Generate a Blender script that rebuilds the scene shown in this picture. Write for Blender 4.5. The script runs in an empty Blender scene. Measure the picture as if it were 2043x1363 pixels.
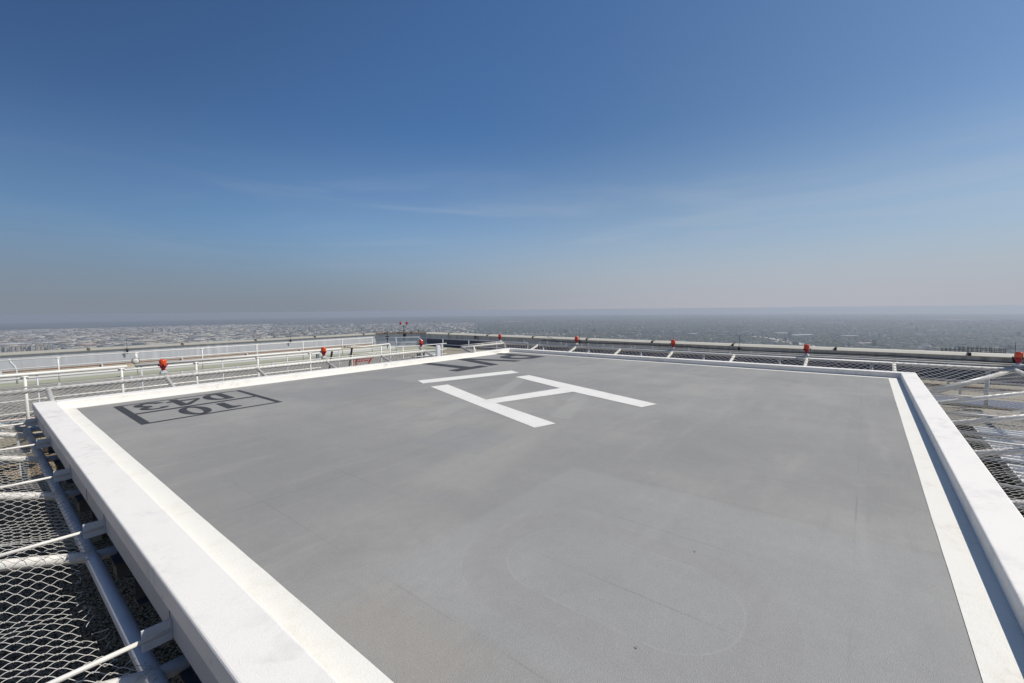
import bpy, bmesh, math, random
import numpy as np
from mathutils import Vector, Matrix
random.seed(7); RNG = np.random.default_rng(7)
S = bpy.context.scene
COL = S.collection

# ------------------------------------------------------------------ materials
def mat(name, rgb=(.5, .5, .5), rough=.6, metal=0.0, spec=.4):
    m = bpy.data.materials.new(name); m.use_nodes = True
    b = m.node_tree.nodes['Principled BSDF']
    b.inputs['Base Color'].default_value = (*rgb, 1)
    b.inputs['Roughness'].default_value = rough
    b.inputs['Metallic'].default_value = metal
    b.inputs['Specular IOR Level'].default_value = spec
    return m

class G:
    """small node helper"""
    def __init__(s, m):
        s.t = m.node_tree; s.n = s.t.nodes; s.l = s.t.links
        s.b = s.n.get('Principled BSDF')
        s.co = s.n.new('ShaderNodeTexCoord').outputs['Object']
    def put(s, sock, v):
        if isinstance(v, bpy.types.NodeSocket): s.l.new(v, sock)
        else: sock.default_value = v
    def math(s, op, a, b=0.0, c=0.0, clamp=False):
        n = s.n.new('ShaderNodeMath'); n.operation = op; n.use_clamp = clamp
        for i, v in enumerate((a, b, c)):
            s.put(n.inputs[i], v)
        return n.outputs[0]
    def noise(s, scale, detail=3, rough=.55, vec=None, sc=(1, 1, 1), dist=0.0, off=(0, 0, 0)):
        mp = s.n.new('ShaderNodeMapping'); s.l.new(vec or s.co, mp.inputs[0])
        mp.inputs['Scale'].default_value = sc; mp.inputs['Location'].default_value = off
        n = s.n.new('ShaderNodeTexNoise'); s.l.new(mp.outputs[0], n.inputs['Vector'])
        n.inputs['Scale'].default_value = scale; n.inputs['Detail'].default_value = detail
        n.inputs['Roughness'].default_value = rough; n.inputs['Distortion'].default_value = dist
        return n.outputs['Fac']
    def voro(s, scale, feature='F1', out='Distance', vec=None, sc=(1, 1, 1), rot=0.0, rnd=1.0, metric='EUCLIDEAN'):
        mp = s.n.new('ShaderNodeMapping'); s.l.new(vec or s.co, mp.inputs[0])
        mp.inputs['Scale'].default_value = sc; mp.inputs['Rotation'].default_value = (0, 0, rot)
        n = s.n.new('ShaderNodeTexVoronoi'); s.l.new(mp.outputs[0], n.inputs['Vector'])
        n.feature = feature; n.inputs['Scale'].default_value = scale; n.inputs['Randomness'].default_value = rnd
        if feature != 'DISTANCE_TO_EDGE': n.distance = metric
        return n.outputs[out]
    def ramp(s, v, a, b, lo=0.0, hi=1.0, smooth=True):
        n = s.n.new('ShaderNodeMapRange'); s.l.new(v, n.inputs[0])
        n.inputs[1].default_value = a; n.inputs[2].default_value = b
        n.inputs[3].default_value = lo; n.inputs[4].default_value = hi
        if smooth: n.interpolation_type = 'SMOOTHSTEP'
        return n.outputs[0]
    def mix(s, f, a, b):
        n = s.n.new('ShaderNodeMix'); n.data_type = 'RGBA'
        s.put(n.inputs[0], f)
        for i, v in ((6, a), (7, b)):
            if isinstance(v, bpy.types.NodeSocket): s.l.new(v, n.inputs[i])
            else: n.inputs[i].default_value = (*v, 1) if len(v) == 3 else v
        return n.outputs[2]
    def sep(s, v=None):
        n = s.n.new('ShaderNodeSeparateXYZ'); s.l.new(v or s.co, n.inputs[0]); return n.outputs
    def col(s, c): s.l.new(c, s.b.inputs['Base Color'])
    def scale(s, c, f):
        n = s.n.new('ShaderNodeVectorMath'); n.operation = 'SCALE'; s.l.new(c, n.inputs[0]); s.put(n.inputs['Scale'], f)
        return n.outputs[0]
    def bump(s, h, strength=.3, dist=.01):
        n = s.n.new('ShaderNodeBump'); n.inputs['Strength'].default_value = strength; n.inputs['Distance'].default_value = dist
        s.l.new(h, n.inputs['Height']); s.l.new(n.outputs[0], s.b.inputs['Normal'])

def painted(name, rgb, dirt=(.25, .22, .18), amount=.25, nscale=1.2, grain=120, bstr=.25, bdist=.004, rough=.55, fine=.06):
    m = mat(name, rgb, rough); g = G(m)
    n1 = g.noise(nscale, 5, .62); n2 = g.noise(nscale * 6.3, 4, .6); n3 = g.noise(grain, 2, .5)
    f = g.math('MULTIPLY', g.ramp(n1, .42, .75), g.ramp(n2, .35, .75))
    c = g.mix(g.math('MULTIPLY', f, amount), rgb, dirt)
    c = g.scale(c, g.math('ADD', g.math('MULTIPLY', n3, fine * 2), 1 - fine))
    g.col(c); g.bump(g.math('ADD', n3, g.math('MULTIPLY', n2, .8)), bstr, bdist)
    return m

M = {}
def coping_mat():
    m = mat('coping_white_paint', (.82, .8, .77), .62); g = G(m)
    n1 = g.noise(.7, 5, .65); n2 = g.noise(5.5, 5, .7, dist=.8); n3 = g.noise(210, 2, .6); n4 = g.noise(32, 4, .65)
    c = g.mix(g.math('MULTIPLY', g.math('MULTIPLY', g.ramp(n1, .40, .70), g.ramp(n2, .42, .68)), .75), (.84, .80, .735), (.53, .515, .49))
    c = g.mix(g.math('MULTIPLY', g.ramp(n4, .60, .75), .25), c, (.60, .58, .55))
    sp_ = g.ramp(g.noise(9, 3, .7, off=(5, 5, 5)), .70, .76); c = g.mix(g.math('MULTIPLY', sp_, .35), c, (.35, .33, .31))
    c = g.scale(c, g.math('ADD', g.math('MULTIPLY', n3, .20), .90))
    g.col(c); g.bump(g.math('ADD', n3, g.math('MULTIPLY', n4, .35)), .45, .004); return m
M['coping'] = coping_mat()
M['cream'] = painted('cream_line_paint', (.80, .77, .695), (.58, .51, .40), .6, 1.6, 90, .4, .005, .65, .05)
M['hpaint'] = painted('white_marking_paint', (.78, .75, .69), (.50, .46, .40), .6, 1.6, 110, .3, .004, .65, .04)
M['black'] = painted('dark_marking_paint', (.045, .0445, .046), (.12, .12, .12), .45, 2.5, 110, .3, .004, .75, .12)
M['steel'] = painted('grey_white_steel', (.58, .60, .62), (.30, .29, .28), .30, 1.5, 25, .12, .003, .45, .03)
M['fascia'] = painted('fascia_steel', (.50, .505, .51), (.28, .27, .25), .35, 1.1, 25, .12, .003, .45, .03)
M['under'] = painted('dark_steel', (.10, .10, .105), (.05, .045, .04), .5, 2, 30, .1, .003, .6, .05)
M['pipe'] = painted('white_pipe_paint', (.74, .715, .66), (.40, .36, .30), .35, 2.5, 40, .15, .003, .45, .04)
M['pipe_old'] = painted('weathered_pipe_paint', (.62, .60, .54), (.33, .29, .22), .55, 2.0, 40, .15, .003, .55, .05)
M['wire'] = painted('galvanised_wire', (.64, .62, .57), (.36, .33, .29), .35, 9, 60, .05, .001, .45, .05)
M['conc_lit'] = None

def concrete(name, base, streak, amount=.6, vscale=1.0):
    m = mat(name, base, .8); g = G(m)
    n1 = g.noise(.55, 5, .6); n2 = g.noise(1.0, 4, .65, sc=(3.0 * vscale, 3.0 * vscale, .18)); n3 = g.noise(14, 4, .6)
    f = g.math('MULTIPLY', g.ramp(n2, .42, .72), g.ramp(n1, .3, .62))
    c = g.mix(g.math('MULTIPLY', f, amount), base, streak)
    # panel joints every 1.4 m along the wall
    x = g.sep(); w = g.math('ABSOLUTE', g.math('SUBTRACT', g.math('FRACT', g.math('DIVIDE', x[0], 1.38)), .5))
    j = g.ramp(w, .0, .012, .55, 0)
    c = g.mix(j, c, (.22, .23, .24))
    c = g.scale(c, g.math('ADD', g.math('MULTIPLY', n3, .22), .89))
    g.col(c); g.bump(n3, .3, .01)
    return m
M['conc_lit'] = concrete('parapet_concrete', (.40, .41, .425), (.56, .575, .60), .8)
M['conc_far'] = concrete('parapet_concrete_grey', (.56, .56, .55), (.22, .20, .18), .7)
M['conc_blue'] = concrete('parapet_concrete_blue_grey', (.44, .47, .50), (.22, .24, .26), .5)
M['navy'] = painted('dark_blue_panel', (.11, .12, .165), (.08, .08, .10), .5, 2, 20, .1, .003, .6, .1)
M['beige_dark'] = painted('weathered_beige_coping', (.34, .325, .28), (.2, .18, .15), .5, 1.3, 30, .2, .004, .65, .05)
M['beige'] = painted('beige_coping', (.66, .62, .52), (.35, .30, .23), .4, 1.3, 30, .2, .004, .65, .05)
M['brown'] = painted('brown_coping', (.16, .12, .09), (.08, .06, .05), .5, 1.3, 30, .2, .004, .7, .05)
M['joint_tan'] = mat('weathered_joint_plate', (.15, .135, .11), .7)
M['joint'] = mat('dark_joint_plate', (.06, .05, .04), .7)
M['blackiron'] = mat('black_iron', (.018, .018, .02), .5)
M['rubber'] = mat('black_cable', (.02, .02, .022), .6)
M['red'] = painted('red_enamel', (.36, .012, .03), (.12, .01, .01), .4, 6, 40, .1, .002, .35, .04)
M['redpipe'] = painted('red_pipe_paint', (.40, .03, .03), (.2, .05, .04), .5, 4, 40, .1, .002, .5, .05)
M['rust'] = painted('rusty_pipe', (.26, .15, .09), (.10, .06, .04), .8, 5, 60, .3, .004, .85, .1)
M['membrane'] = painted('cream_membrane', (.52, .52, .47), (.36, .35, .30), .5, .5, 12, .2, .006, .8, .05)
M['membrane_green'] = painted('yellow_green_membrane', (.36, .36, .26), (.28, .27, .19), .5, .6, 12, .2, .006, .8, .05)
M['tan'] = painted('tan_roofing', (.30, .265, .20), (.20, .12, .07), .7, .7, 14, .3, .008, .85, .08)
M['tanduct'] = painted('tan_duct_metal', (.42, .37, .27), (.25, .20, .14), .5, 1.5, 20, .15, .004, .6, .05)
M['doorwhite'] = painted('white_panel', (.78, .79, .80), (.5, .5, .5), .2, 2, 30, .1, .003, .5, .03)
M['box'] = mat('grey_junction_box', (.22, .25, .25), .5)

# lens of the obstruction lights
def lens(name, c):
    m = mat(name, c, .12, 0, .5); b = m.node_tree.nodes['Principled BSDF']
    b.inputs['Transmission Weight'].default_value = .25
    b.inputs['Coat Weight'].default_value = .6
    g = G(m); z = g.sep()[2]
    w = g.math('SINE', g.math('MULTIPLY', z, 260.0))
    g.bump(w, .35, .003)
    return m
M['lens'] = lens('red_orange_lens', (.95, .10, .012))
M['lens2'] = lens('crimson_lens', (.50, .01, .03))

def gravel(name, a, b, dark, scale=38, bumpd=.03):
    m = mat(name, a, .9, 0, .2); g = G(m)
    rc = g.voro(scale, out='Color'); d = g.voro(scale, out='Distance')
    r = g.sep(rc)
    big = g.noise(.35, 4, .6); mid = g.noise(2.5, 4, .6)
    c = g.mix(r[0], a, b)
    c = g.mix(g.ramp(d, .42, .75), c, dark)
    c = g.mix(g.math('MULTIPLY', g.ramp(big, .45, .7), .45), c, dark)
    c = g.scale(c, g.math('ADD', g.math('MULTIPLY', mid, .5), .75))
    g.col(c); g.bump(g.math('SUBTRACT', 1.0, d), .9, bumpd)
    return m
M['gravel'] = gravel('tan_roof_gravel', (.54, .44, .29), (.26, .19, .12), (.06, .045, .03), 34)
M['gravel_grey'] = gravel('grey_roof_gravel', (.40, .385, .35), (.28, .26, .23), (.15, .14, .12), 26)
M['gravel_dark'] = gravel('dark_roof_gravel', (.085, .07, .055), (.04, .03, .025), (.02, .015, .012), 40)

def ribbed():
    m = mat('white_ribbed_roofing', (.78, .77, .74), .6); g = G(m)
    x = g.sep()[0]
    w = g.math('FRACT', g.math('DIVIDE', x, .24))
    line = g.ramp(g.math('ABSOLUTE', g.math('SUBTRACT', w, .5)), .0, .06, .4, 0)
    n = g.noise(.9, 4, .6, sc=(1, 2, 1)); n2 = g.noise(7, 3, .6)
    c = g.mix(g.math('MULTIPLY', g.ramp(n, .5, .75), .35), (.78, .77, .74), (.55, .42, .28))
    c = g.mix(line, c, (.2, .18, .16)); c = g.scale(c, g.math('ADD', g.math('MULTIPLY', n2, .2), .88))
    g.col(c); g.bump(line, .5, .02)
    return m
M['ribbed'] = ribbed()

def deck_mat():
    m = mat('grey_deck_coating', (.3, .3, .3), .72, 0, .35); g = G(m)
    P = g.sep(); X, Y = P[0], P[1]
    big = g.noise(.22, 4, .6, off=(3, 1, 0)); mid = g.noise(.9, 5, .62, dist=.4); streak = g.noise(1.0, 4, .6, sc=(.35, 2.2, 1))
    sm = g.noise(9, 4, .6); gr = g.noise(170, 2, .6); gv = g.voro(210)
    def rect(cx, cy, hx, hy, rot, soft):
        c, s_ = math.cos(rot), math.sin(rot)
        dx = g.math('SUBTRACT', X, cx); dy = g.math('SUBTRACT', Y, cy)
        u = g.math('ADD', g.math('MULTIPLY', dx, c), g.math('MULTIPLY', dy, s_))
        v = g.math('SUBTRACT', g.math('MULTIPLY', dy, c), g.math('MULTIPLY', dx, s_))
        d = g.math('MAXIMUM', g.math('SUBTRACT', g.math('ABSOLUTE', u), hx), g.math('SUBTRACT', g.math('ABSOLUTE', v), hy))
        return g.ramp(d, -soft, soft, 1, 0)
    def rring(cx, cy, hx, hy, r, w, fill=False):
        qx = g.math('SUBTRACT', g.math('ABSOLUTE', g.math('SUBTRACT', X, cx)), hx - r)
        qy = g.math('SUBTRACT', g.math('ABSOLUTE', g.math('SUBTRACT', Y, cy)), hy - r)
        ax = g.math('MAXIMUM', qx, 0.0); ay = g.math('MAXIMUM', qy, 0.0)
        L = g.math('SQRT', g.math('ADD', g.math('MULTIPLY', ax, ax), g.math('MULTIPLY', ay, ay)))
        d = g.math('SUBTRACT', g.math('ADD', L, g.math('MINIMUM', g.math('MAXIMUM', qx, qy), 0.0)), r)
        if fill: return g.ramp(d, -.01, .02, 1, 0)
        return g.ramp(g.math('ABSOLUTE', d), w * .4, w, 1, 0)
    c = g.mix(g.ramp(big, .35, .68), (.268, .265, .262), (.338, .330, .318))
    c = g.mix(g.math('MULTIPLY', g.ramp(mid, .4, .75), .62), c, (.252, .249, .250))
    c = g.mix(g.math('MULTIPLY', g.ramp(streak, .5, .78), .6), c, (.352, .344, .328))
    roll = g.noise(1.0, 5, .65, sc=(.5, 6.5, 1), dist=.3); c = g.mix(g.math('MULTIPLY', g.ramp(roll, .52, .72), .40), c, (.262, .26, .262))
    blot = g.noise(3.2, 5, .68, dist=.6); c = g.mix(g.math('MULTIPLY', g.ramp(blot, .55, .78), .35), c, (.355, .345, .325))
    pc = g.sep(g.voro(.62, out='Color', sc=(1, .55, 1), rnd=.55, metric='CHEBYCHEV')); pd = g.sep(g.voro(.21, out='Color', sc=(.6, 1, 1), rnd=.6, metric='CHEBYCHEV'))
    c = g.scale(c, g.math('ADD', g.math('ADD', g.math('MULTIPLY', pc[0], .045), g.math('MULTIPLY', pd[0], .06)), .95))
    # recoated areas and the ghosts of old markings
    for (a, col_, am) in (
        (rect(3.30, 1.05, 1.42, 1.78, 0, .05), (.325, .327, .332), .45),
        (rect(11.2, 3.27, .80, .40, .05, .12), (.36, .35, .33), .45),
        (rect(8.8, 7.2, 1.75, .17, .415, .05), (.36, .355, .34), .55),
        (rect(8.3, 4.87, 1.65, .20, .34, .06), (.36, .355, .34), .5),
        (rect(6.05, 6.5, .68, .19, .39, .06), (.36, .355, .34), .45),
        (rect(8.35, 10.4, .62, .62, .1, .12), (.345, .342, .332), .5),
        (rect(6.15, 7.65, .45, .45, .3, .2), (.37, .355, .325), .5),
        (rect(4.7, 4.05, 1.5, .42, .25, .18), (.35, .34, .32), .5),
        (rect(4.75, 4.8, .55, .62, .15, .05), (.255, .26, .27), .4),
        (rect(5.9, 10.2, 1.2, .8, .1, .25), (.26, .265, .275), .35),
        (rect(12.6, 7.2, 1.9, .6, -.1, .3), (.33, .325, .315), .45),
        (rect(1.55, 2.15, .2, .5, 0, .15), (.33, .30, .27), .55)):
        c = g.mix(g.math('MULTIPLY', a, am), c, col_)
    # ghost oval
    rin = rring(2.91, 1.39, .49, .87, .46, .012); rout = rring(2.87, 1.40, .78, 1.20, .72, .012)
    fo = g.math('SUBTRACT', rring(2.87, 1.40, .78, 1.20, .72, 0, True), rring(2.91, 1.39, .49, .87, .46, 0, True))
    c = g.mix(g.math('MULTIPLY', fo, g.ramp(mid, .3, .7, .05, .4)), c, (.285, .272, .28))
    brk = g.noise(1.7, 3, .6, off=(9, 2, 0))
    c = g.mix(g.math('MULTIPLY', g.math('MULTIPLY', rin, g.ramp(brk, .35, .55, .0, 1)), .19), c, (.42, .41, .385))
    c = g.mix(g.math('MULTIPLY', g.math('MULTIPLY', rout, g.ramp(brk, .48, .62, 0, 1)), .16), c, (.42, .41, .39))
    # plate seams
    wob = g.math('MULTIPLY', g.math('SUBTRACT', g.noise(1.3, 3, .5), .5), .03)
    fx = g.math('ABSOLUTE', g.math('SUBTRACT', g.math('FRACT', g.math('ADD', g.math('DIVIDE', g.math('ADD', X, wob), .985), .127)), .5))
    sx = g.ramp(fx, .491, .498, 0, 1)
    fy = g.math('ABSOLUTE', g.math('SUBTRACT', g.math('FRACT', g.math('DIVIDE', g.math('ADD', Y, wob), 4.9)), .5))
    sy = g.ramp(fy, .4975, .4993, 0, 1)
    br = g.ramp(g.noise(.6, 3, .6, off=(4, 8, 0)), .42, .62, 0, 1)
    seam = g.math('MULTIPLY', g.math('MAXIMUM', g.math('MULTIPLY', sx, .6), g.math('MULTIPLY', sy, .7)), br)
    c = g.mix(g.math('MULTIPLY', seam, .5), c, (.15, .15, .155))
    # hairline scuffs and pits
    hair = g.voro(.55, 'DISTANCE_TO_EDGE', sc=(1, 1, .01))
    c = g.mix(g.math('MULTIPLY', g.math('MULTIPLY', g.ramp(hair, .0, .006, 1, 0), g.ramp(brk, .58, .7)), .18), c, (.18, .18, .18))
    pit = g.math('MULTIPLY', g.ramp(g.noise(30, 2, .5), .70, .78), .35)
    c = g.mix(pit, c, (.12, .12, .12))
    gr2 = g.noise(55, 3, .7)
    f = g.math('ADD', g.math('MULTIPLY', sm, .14), g.math('MULTIPLY', gr, .55)); f = g.math('ADD', f, g.math('MULTIPLY', gr2, .30))
    f = g.math('ADD', f, .50)
    c = g.scale(c, f)
    vm = g.n.new('ShaderNodeVectorMath'); vm.operation = 'MULTIPLY'; g.l.new(c, vm.inputs[0]); vm.inputs[1].default_value = (.985, .97, .925); c = vm.outputs[0]
    g.col(c)
    h = g.math('ADD', g.math('MULTIPLY', gr, 1.0), g.math('MULTIPLY', gv, .9))
    g.bump(h, .45, .004)
    return m
M['deck'] = deck_mat()

# ------------------------------------------------------------------ mesh builder
class MB:
    def __init__(s): s.v = []; s.f = []; s.mi = []
    def add(s, vs, fs, mi=0):
        o = len(s.v); s.v += [tuple(p) for p in vs]; s.f += [tuple(i + o for i in f) for f in fs]; s.mi += [mi] * len(fs)
        return s
    def box(s, a, b, mi=0):
        x0, y0, z0 = a; x1, y1, z1 = b
        vs = [(x0, y0, z0), (x1, y0, z0), (x1, y1, z0), (x0, y1, z0), (x0, y0, z1), (x1, y0, z1), (x1, y1, z1), (x0, y1, z1)]
        return s.add(vs, [(0, 3, 2, 1), (4, 5, 6, 7), (0, 1, 5, 4), (1, 2, 6, 5), (2, 3, 7, 6), (3, 0, 4, 7)], mi)
    def beam(s, p, q, w, h, up=(0, 0, 1), mi=0):
        p = Vector(p); q = Vector(q); d = (q - p).normalized(); u = Vector(up)
        if abs(d.dot(u)) > .98: u = Vector((1, 0, 0))
        r = d.cross(u).normalized(); u = r.cross(d).normalized()
        vs = []
        for c in (p, q):
            for a, b in ((-1, -1), (1, -1), (1, 1), (-1, 1)): vs.append(c + r * (a * w / 2) + u * (b * h / 2))
        return s.add(vs, [(0, 1, 2, 3)[::-1], (4, 5, 6, 7), (0, 1, 5, 4), (1, 2, 6, 5), (2, 3, 7, 6), (3, 0, 4, 7)], mi)
    def tube(s, pts, r, n=12, cap=True, mi=0):
        pts = [Vector(p) for p in pts]; rs = r if isinstance(r, (list, tuple)) else [r] * len(pts)
        rings = []; prev = None
        for i, p in enumerate(pts):
            if i == 0: d = pts[1] - p
            elif i == len(pts) - 1: d = p - pts[i - 1]
            else: d = (pts[i + 1] - p).normalized() + (p - pts[i - 1]).normalized()
            d.normalize()
            if prev is None:
                u = Vector((0, 0, 1)) if abs(d.z) < .9 else Vector((1, 0, 0))
                u = (u - d * u.dot(d)).normalized()
            else: u = (prev - d * prev.dot(d)).normalized()
            prev = u; w = d.cross(u)
            rings.append([p + u * (math.cos(2 * math.pi * k / n) * rs[i]) + w * (math.sin(2 * math.pi * k / n) * rs[i]) for k in range(n)])
        vs = [v for g_ in rings for v in g_]; fs = []
        for i in range(len(rings) - 1):
            for k in range(n):
                a = i * n + k; b = i * n + (k + 1) % n
                fs.append((a, b, b + n, a + n))
        if cap:
            fs.append(tuple(range(n))[::-1]); fs.append(tuple((len(rings) - 1) * n + k for k in range(n)))
        return s.add(vs, fs, mi)
    def lathe(s, prof, c, n=24, axis=(0, 0, 1), mi=0):
        ax = Vector(axis).normalized(); u = Vector((1, 0, 0)) if abs(ax.x) < .9 else Vector((0, 1, 0))
        u = (u - ax * u.dot(ax)).normalized(); w = ax.cross(u); c = Vector(c)
        vs = []; fs = []
        for (r, z) in prof:
            for k in range(n):
                a = 2 * math.pi * k / n; vs.append(c + ax * z + u * (math.cos(a) * r) + w * (math.sin(a) * r))
        for i in range(len(prof) - 1):
            for k in range(n):
                a = i * n + k; b = i * n + (k + 1) % n; fs.append((a, b, b + n, a + n))
        fs.append(tuple(range(n))[::-1]); fs.append(tuple((len(prof) - 1) * n + k for k in range(n)))
        return s.add(vs, fs, mi)
    def poly(s, pts, z, mi=0):
        return s.add([(x, y, z) for x, y in pts], [tuple(range(len(pts)))], mi)
    def build(s, name, m, parent=None, smooth=False, bevel=0, loc=None):
        me = bpy.data.meshes.new(name)
        vs = s.v
        if loc is not None: vs = [(a - loc[0], b - loc[1], c - loc[2]) for a, b, c in vs]
        me.from_pydata(vs, [], s.f)
        ms = m if isinstance(m, (list, tuple)) else [m]
        for x in ms: me.materials.append(x)
        if len(ms) > 1: me.polygons.foreach_set('material_index', s.mi)
        bm = bmesh.new(); bm.from_mesh(me); bmesh.ops.recalc_face_normals(bm, faces=bm.faces); bm.to_mesh(me); bm.free()
        if smooth:
            me.polygons.foreach_set('use_smooth', [len(p.vertices) == 4 for p in me.polygons])
        o = bpy.data.objects.new(name, me); COL.objects.link(o)
        if loc is not None: o.location = loc
        if parent: o.parent = parent
        if bevel:
            b = o.modifiers.new('bevel', 'BEVEL'); b.width = bevel; b.segments = 3; b.limit_method = 'ANGLE'
        return o

def tag(o, label=None, cat=None, group=None, kind=None):
    if label: o['label'] = label
    if cat: o['category'] = cat
    if group: o['group'] = group
    if kind: o['kind'] = kind
    return o
def thing(name, label, cat, loc=(0, 0, 0), group=None):
    o = bpy.data.objects.new(name, None); COL.objects.link(o); o.location = loc
    o.empty_display_size = .2
    return tag(o, label, cat, group)
def dup(root, loc, label=None, rz=None):
    r = root.copy(); COL.objects.link(r); r.location = loc
    if label: r['label'] = label
    if rz is not None: r.rotation_euler = (0, 0, rz)
    for ch in list(root.children):
        c = ch.copy(); COL.objects.link(c); c.parent = r
        for g_ in ch.children:
            d = g_.copy(); COL.objects.link(d); d.parent = c
    return r

# ------------------------------------------------------------------ helipad
X0, X1, Y0, Y1 = .73, 16.53, -1.15, 13.53      # outer edges of the curb
CW, CH, SW = .33, .15, .26                      # curb width, curb height, painted line width
pad = thing('helipad', 'raised grey square helipad with white curb and a big white H', 'helipad', (0, 0, 0))
mb = MB(); mb.box((X0 + .04, Y0 + .04, -.12), (X1 - .04, Y1 - .04, 0)); mb.build('deck', M['deck'], pad)
# curb: four lengths butted end to end
def curb(a, b):
    m_ = MB(); m_.box(a, b)
    o = m_.build('curb', M['coping'], pad, bevel=.018); return o
curb((X0, Y0, -.012), (X0 + CW, Y1, CH))
curb((X1 - CW, Y0, -.012), (X1, Y1, CH))
curb((X0 + CW, Y1 - CW, -.012), (X1 - CW, Y1, CH - .002))
curb((X0 + CW, Y0, -.012), (X1 - CW, Y0 + CW, CH - .002))
# painted cream line inside the curb, slightly uneven inner edge
mb = MB(); a0, a1, b0, b1 = X0 + CW, X1 - CW, Y0 + CW, Y1 - CW
def wob(t, s=0): return .0015 * math.sin(t * 1.9 + s) + .001 * math.sin(t * 9.3 + s * 2)
N = 40
def lineband(fn):
    for i in range(N):
        t0, t1 = i / N, (i + 1) / N; p = fn(t0); q = fn(t1)
        mb.add([(*p[0], .004), (*p[1], .004), (*q[1], .004), (*q[0], .004)], [(0, 1, 2, 3)])
Lx, Ly = a1 - a0, b1 - b0
lineband(lambda t: ((a0, b0 + SW + t * (Ly - 2 * SW)), (a0 + SW + wob(t * Ly) * (0 < t < 1), b0 + SW + t * (Ly - 2 * SW))))
lineband(lambda t: ((a1, b0 + SW + t * (Ly - 2 * SW)), (a1 - SW + wob(t * Ly, 2) * (0 < t < 1), b0 + SW + t * (Ly - 2 * SW))))
lineband(lambda t: ((a0 + t * Lx, b1), (a0 + t * Lx, b1 - SW + wob(t * Lx, 4) * (.02 < t < .98))))
lineband(lambda t: ((a0 + t * Lx, b0), (a0 + t * Lx, b0 + SW + wob(t * Lx, 5) * (.02 < t < .98))))
mb.build('edge_line', M['cream'], pad)

# markings, all sheets 4 mm above the deck
def sheet(name, polys, m, z=.004, label=None):
    mb_ = MB()
    for i, p in enumerate(polys): mb_.poly(p, z + i * .0006)
    o = mb_.build(name, m, pad)
    for p in o.data.polygons:
        pass
    if label: o['label'] = label
    return o
def quad_from(c, d, L, W):
    """rectangle from corner c along unit d (length L) and its right normal (width W)"""
    n = (d[1], -d[0])
    return [c, (c[0] + d[0] * L, c[1] + d[1] * L), (c[0] + d[0] * L + n[0] * W, c[1] + d[1] * L + n[1] * W), (c[0] + n[0] * W, c[1] + n[1] * W)]
# corner points of the H bars measured on the deck
Hp = dict(h1=(7.534, 8.850), h2=(8.044, 8.740), h3=(7.162, 6.540), h4=(7.020, 6.128), h5=(5.918, 4.300), h6=(6.368, 4.170),
          k1=(10.160, 8.080), k2=(10.680, 7.956), k3=(9.348, 5.984), k4=(9.116, 5.458), k5=(8.478, 3.474), k6=(8.956, 3.338))
sheet('letter', [[Hp['h1'], Hp['h5'], Hp['h6'], Hp['h4'], Hp['h3'], Hp['h2']],
                 [Hp['k1'], Hp['k3'], Hp['k4'], Hp['k5'], Hp['k6'], Hp['k2']],
                 [Hp['h4'], Hp['k4'], Hp['k3'], Hp['h3']]], M['hpaint'], label='white painted letter H')
sheet('underline', [[(7.994, 9.938), (7.75, 9.426), (10.914, 8.534), (11.164, 9.04)]], M['hpaint'], label='white painted bar beside the H')
# P, V, T   (up is -Y, reading direction is -X)
sheet('letter', [[(10.62, 12.98), (11.05, 12.98), (11.05, 10.83), (11.56, 10.83), (11.55, 10.39), (9.96, 10.37), (9.97, 10.81), (10.58, 10.83)]],
      M['black'], label='dark painted letter T')
sheet('letter', [[(12.46, 12.97), (12.95, 12.97), (13.62, 10.52), (13.17, 10.50), (12.70, 12.30), (12.18, 10.46), (11.71, 10.44)]],
      M['black'], label='dark painted letter V')
def arc(cx, cy, rx, ry, a0_, a1_, n=14):
    return [(cx + rx * math.cos(math.radians(a0_ + (a1_ - a0_) * i / n)), cy + ry * math.sin(math.radians(a0_ + (a1_ - a0_) * i / n))) for i in range(n + 1)]
def ribbon_faces(mb_, outer, inner, z):
    n = len(outer)
    for i in range(n - 1):
        mb_.add([(*outer[i], z), (*outer[i + 1], z), (*inner[i + 1], z), (*inner[i], z)], [(0, 1, 2, 3)])
mp_ = MB(); mp_.poly([(15.0, 13.15), (15.44, 13.13), (15.40, 10.60), (14.96, 10.60)], .004)
outer = [(14.96, 10.60)] + arc(14.55, 11.42, .72, .82, -90, -270, 18) + [(14.97, 12.24)]
inner = [(14.96, 11.02)] + arc(14.62, 11.42, .36, .40, -90, -270, 18) + [(14.97, 11.82)]
ribbon_faces(mp_, outer, inner, .0046)
mp_.build('letter', M['black'], pad)['label'] = 'dark painted letter P'
# weight box
bx0, bx1, by0, by1 = 1.84, 4.29, 10.06, 12.51
wb = MB(); t = .105; z = .004
wb.poly([(bx0, by0), (bx0 + t + .03, by0), (bx0 + t + .03, by1), (bx0, by1)], z)
wb.poly([(bx1 - t, by0), (bx1, by0), (bx1, by1), (bx1 - t, by1)], z)
wb.poly([(bx0 + t + .03, by0), (bx1 - t, by0), (bx1 - t, by0 + .085), (bx0 + t + .03, by0 + .085)], z)
wb.poly([(bx0 + t + .03, by1 - .075), (bx1 - t, by1 - .075), (bx1 - t, by1), (bx0 + t + .03, by1)], z)
wb.poly([(bx0 + t + .03, 11.17), (bx1 - t, 11.20), (bx1 - t, 11.32), (bx0 + t + .03, 11.29)], z)
wb.build('border', M['black'], pad)['label'] = 'dark painted box frame around 10 over D43'
def glyph(mb_, label):
    o = mb_.build('numeral' if label[-1].isdigit() else 'letter', M['black'], pad); o['label'] = 'dark painted ' + label
z = .004
g1 = MB(); g1.poly([(3.285, 10.27), (3.46, 10.30), (3.455, 11.06), (3.295, 11.05)], z)
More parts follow.
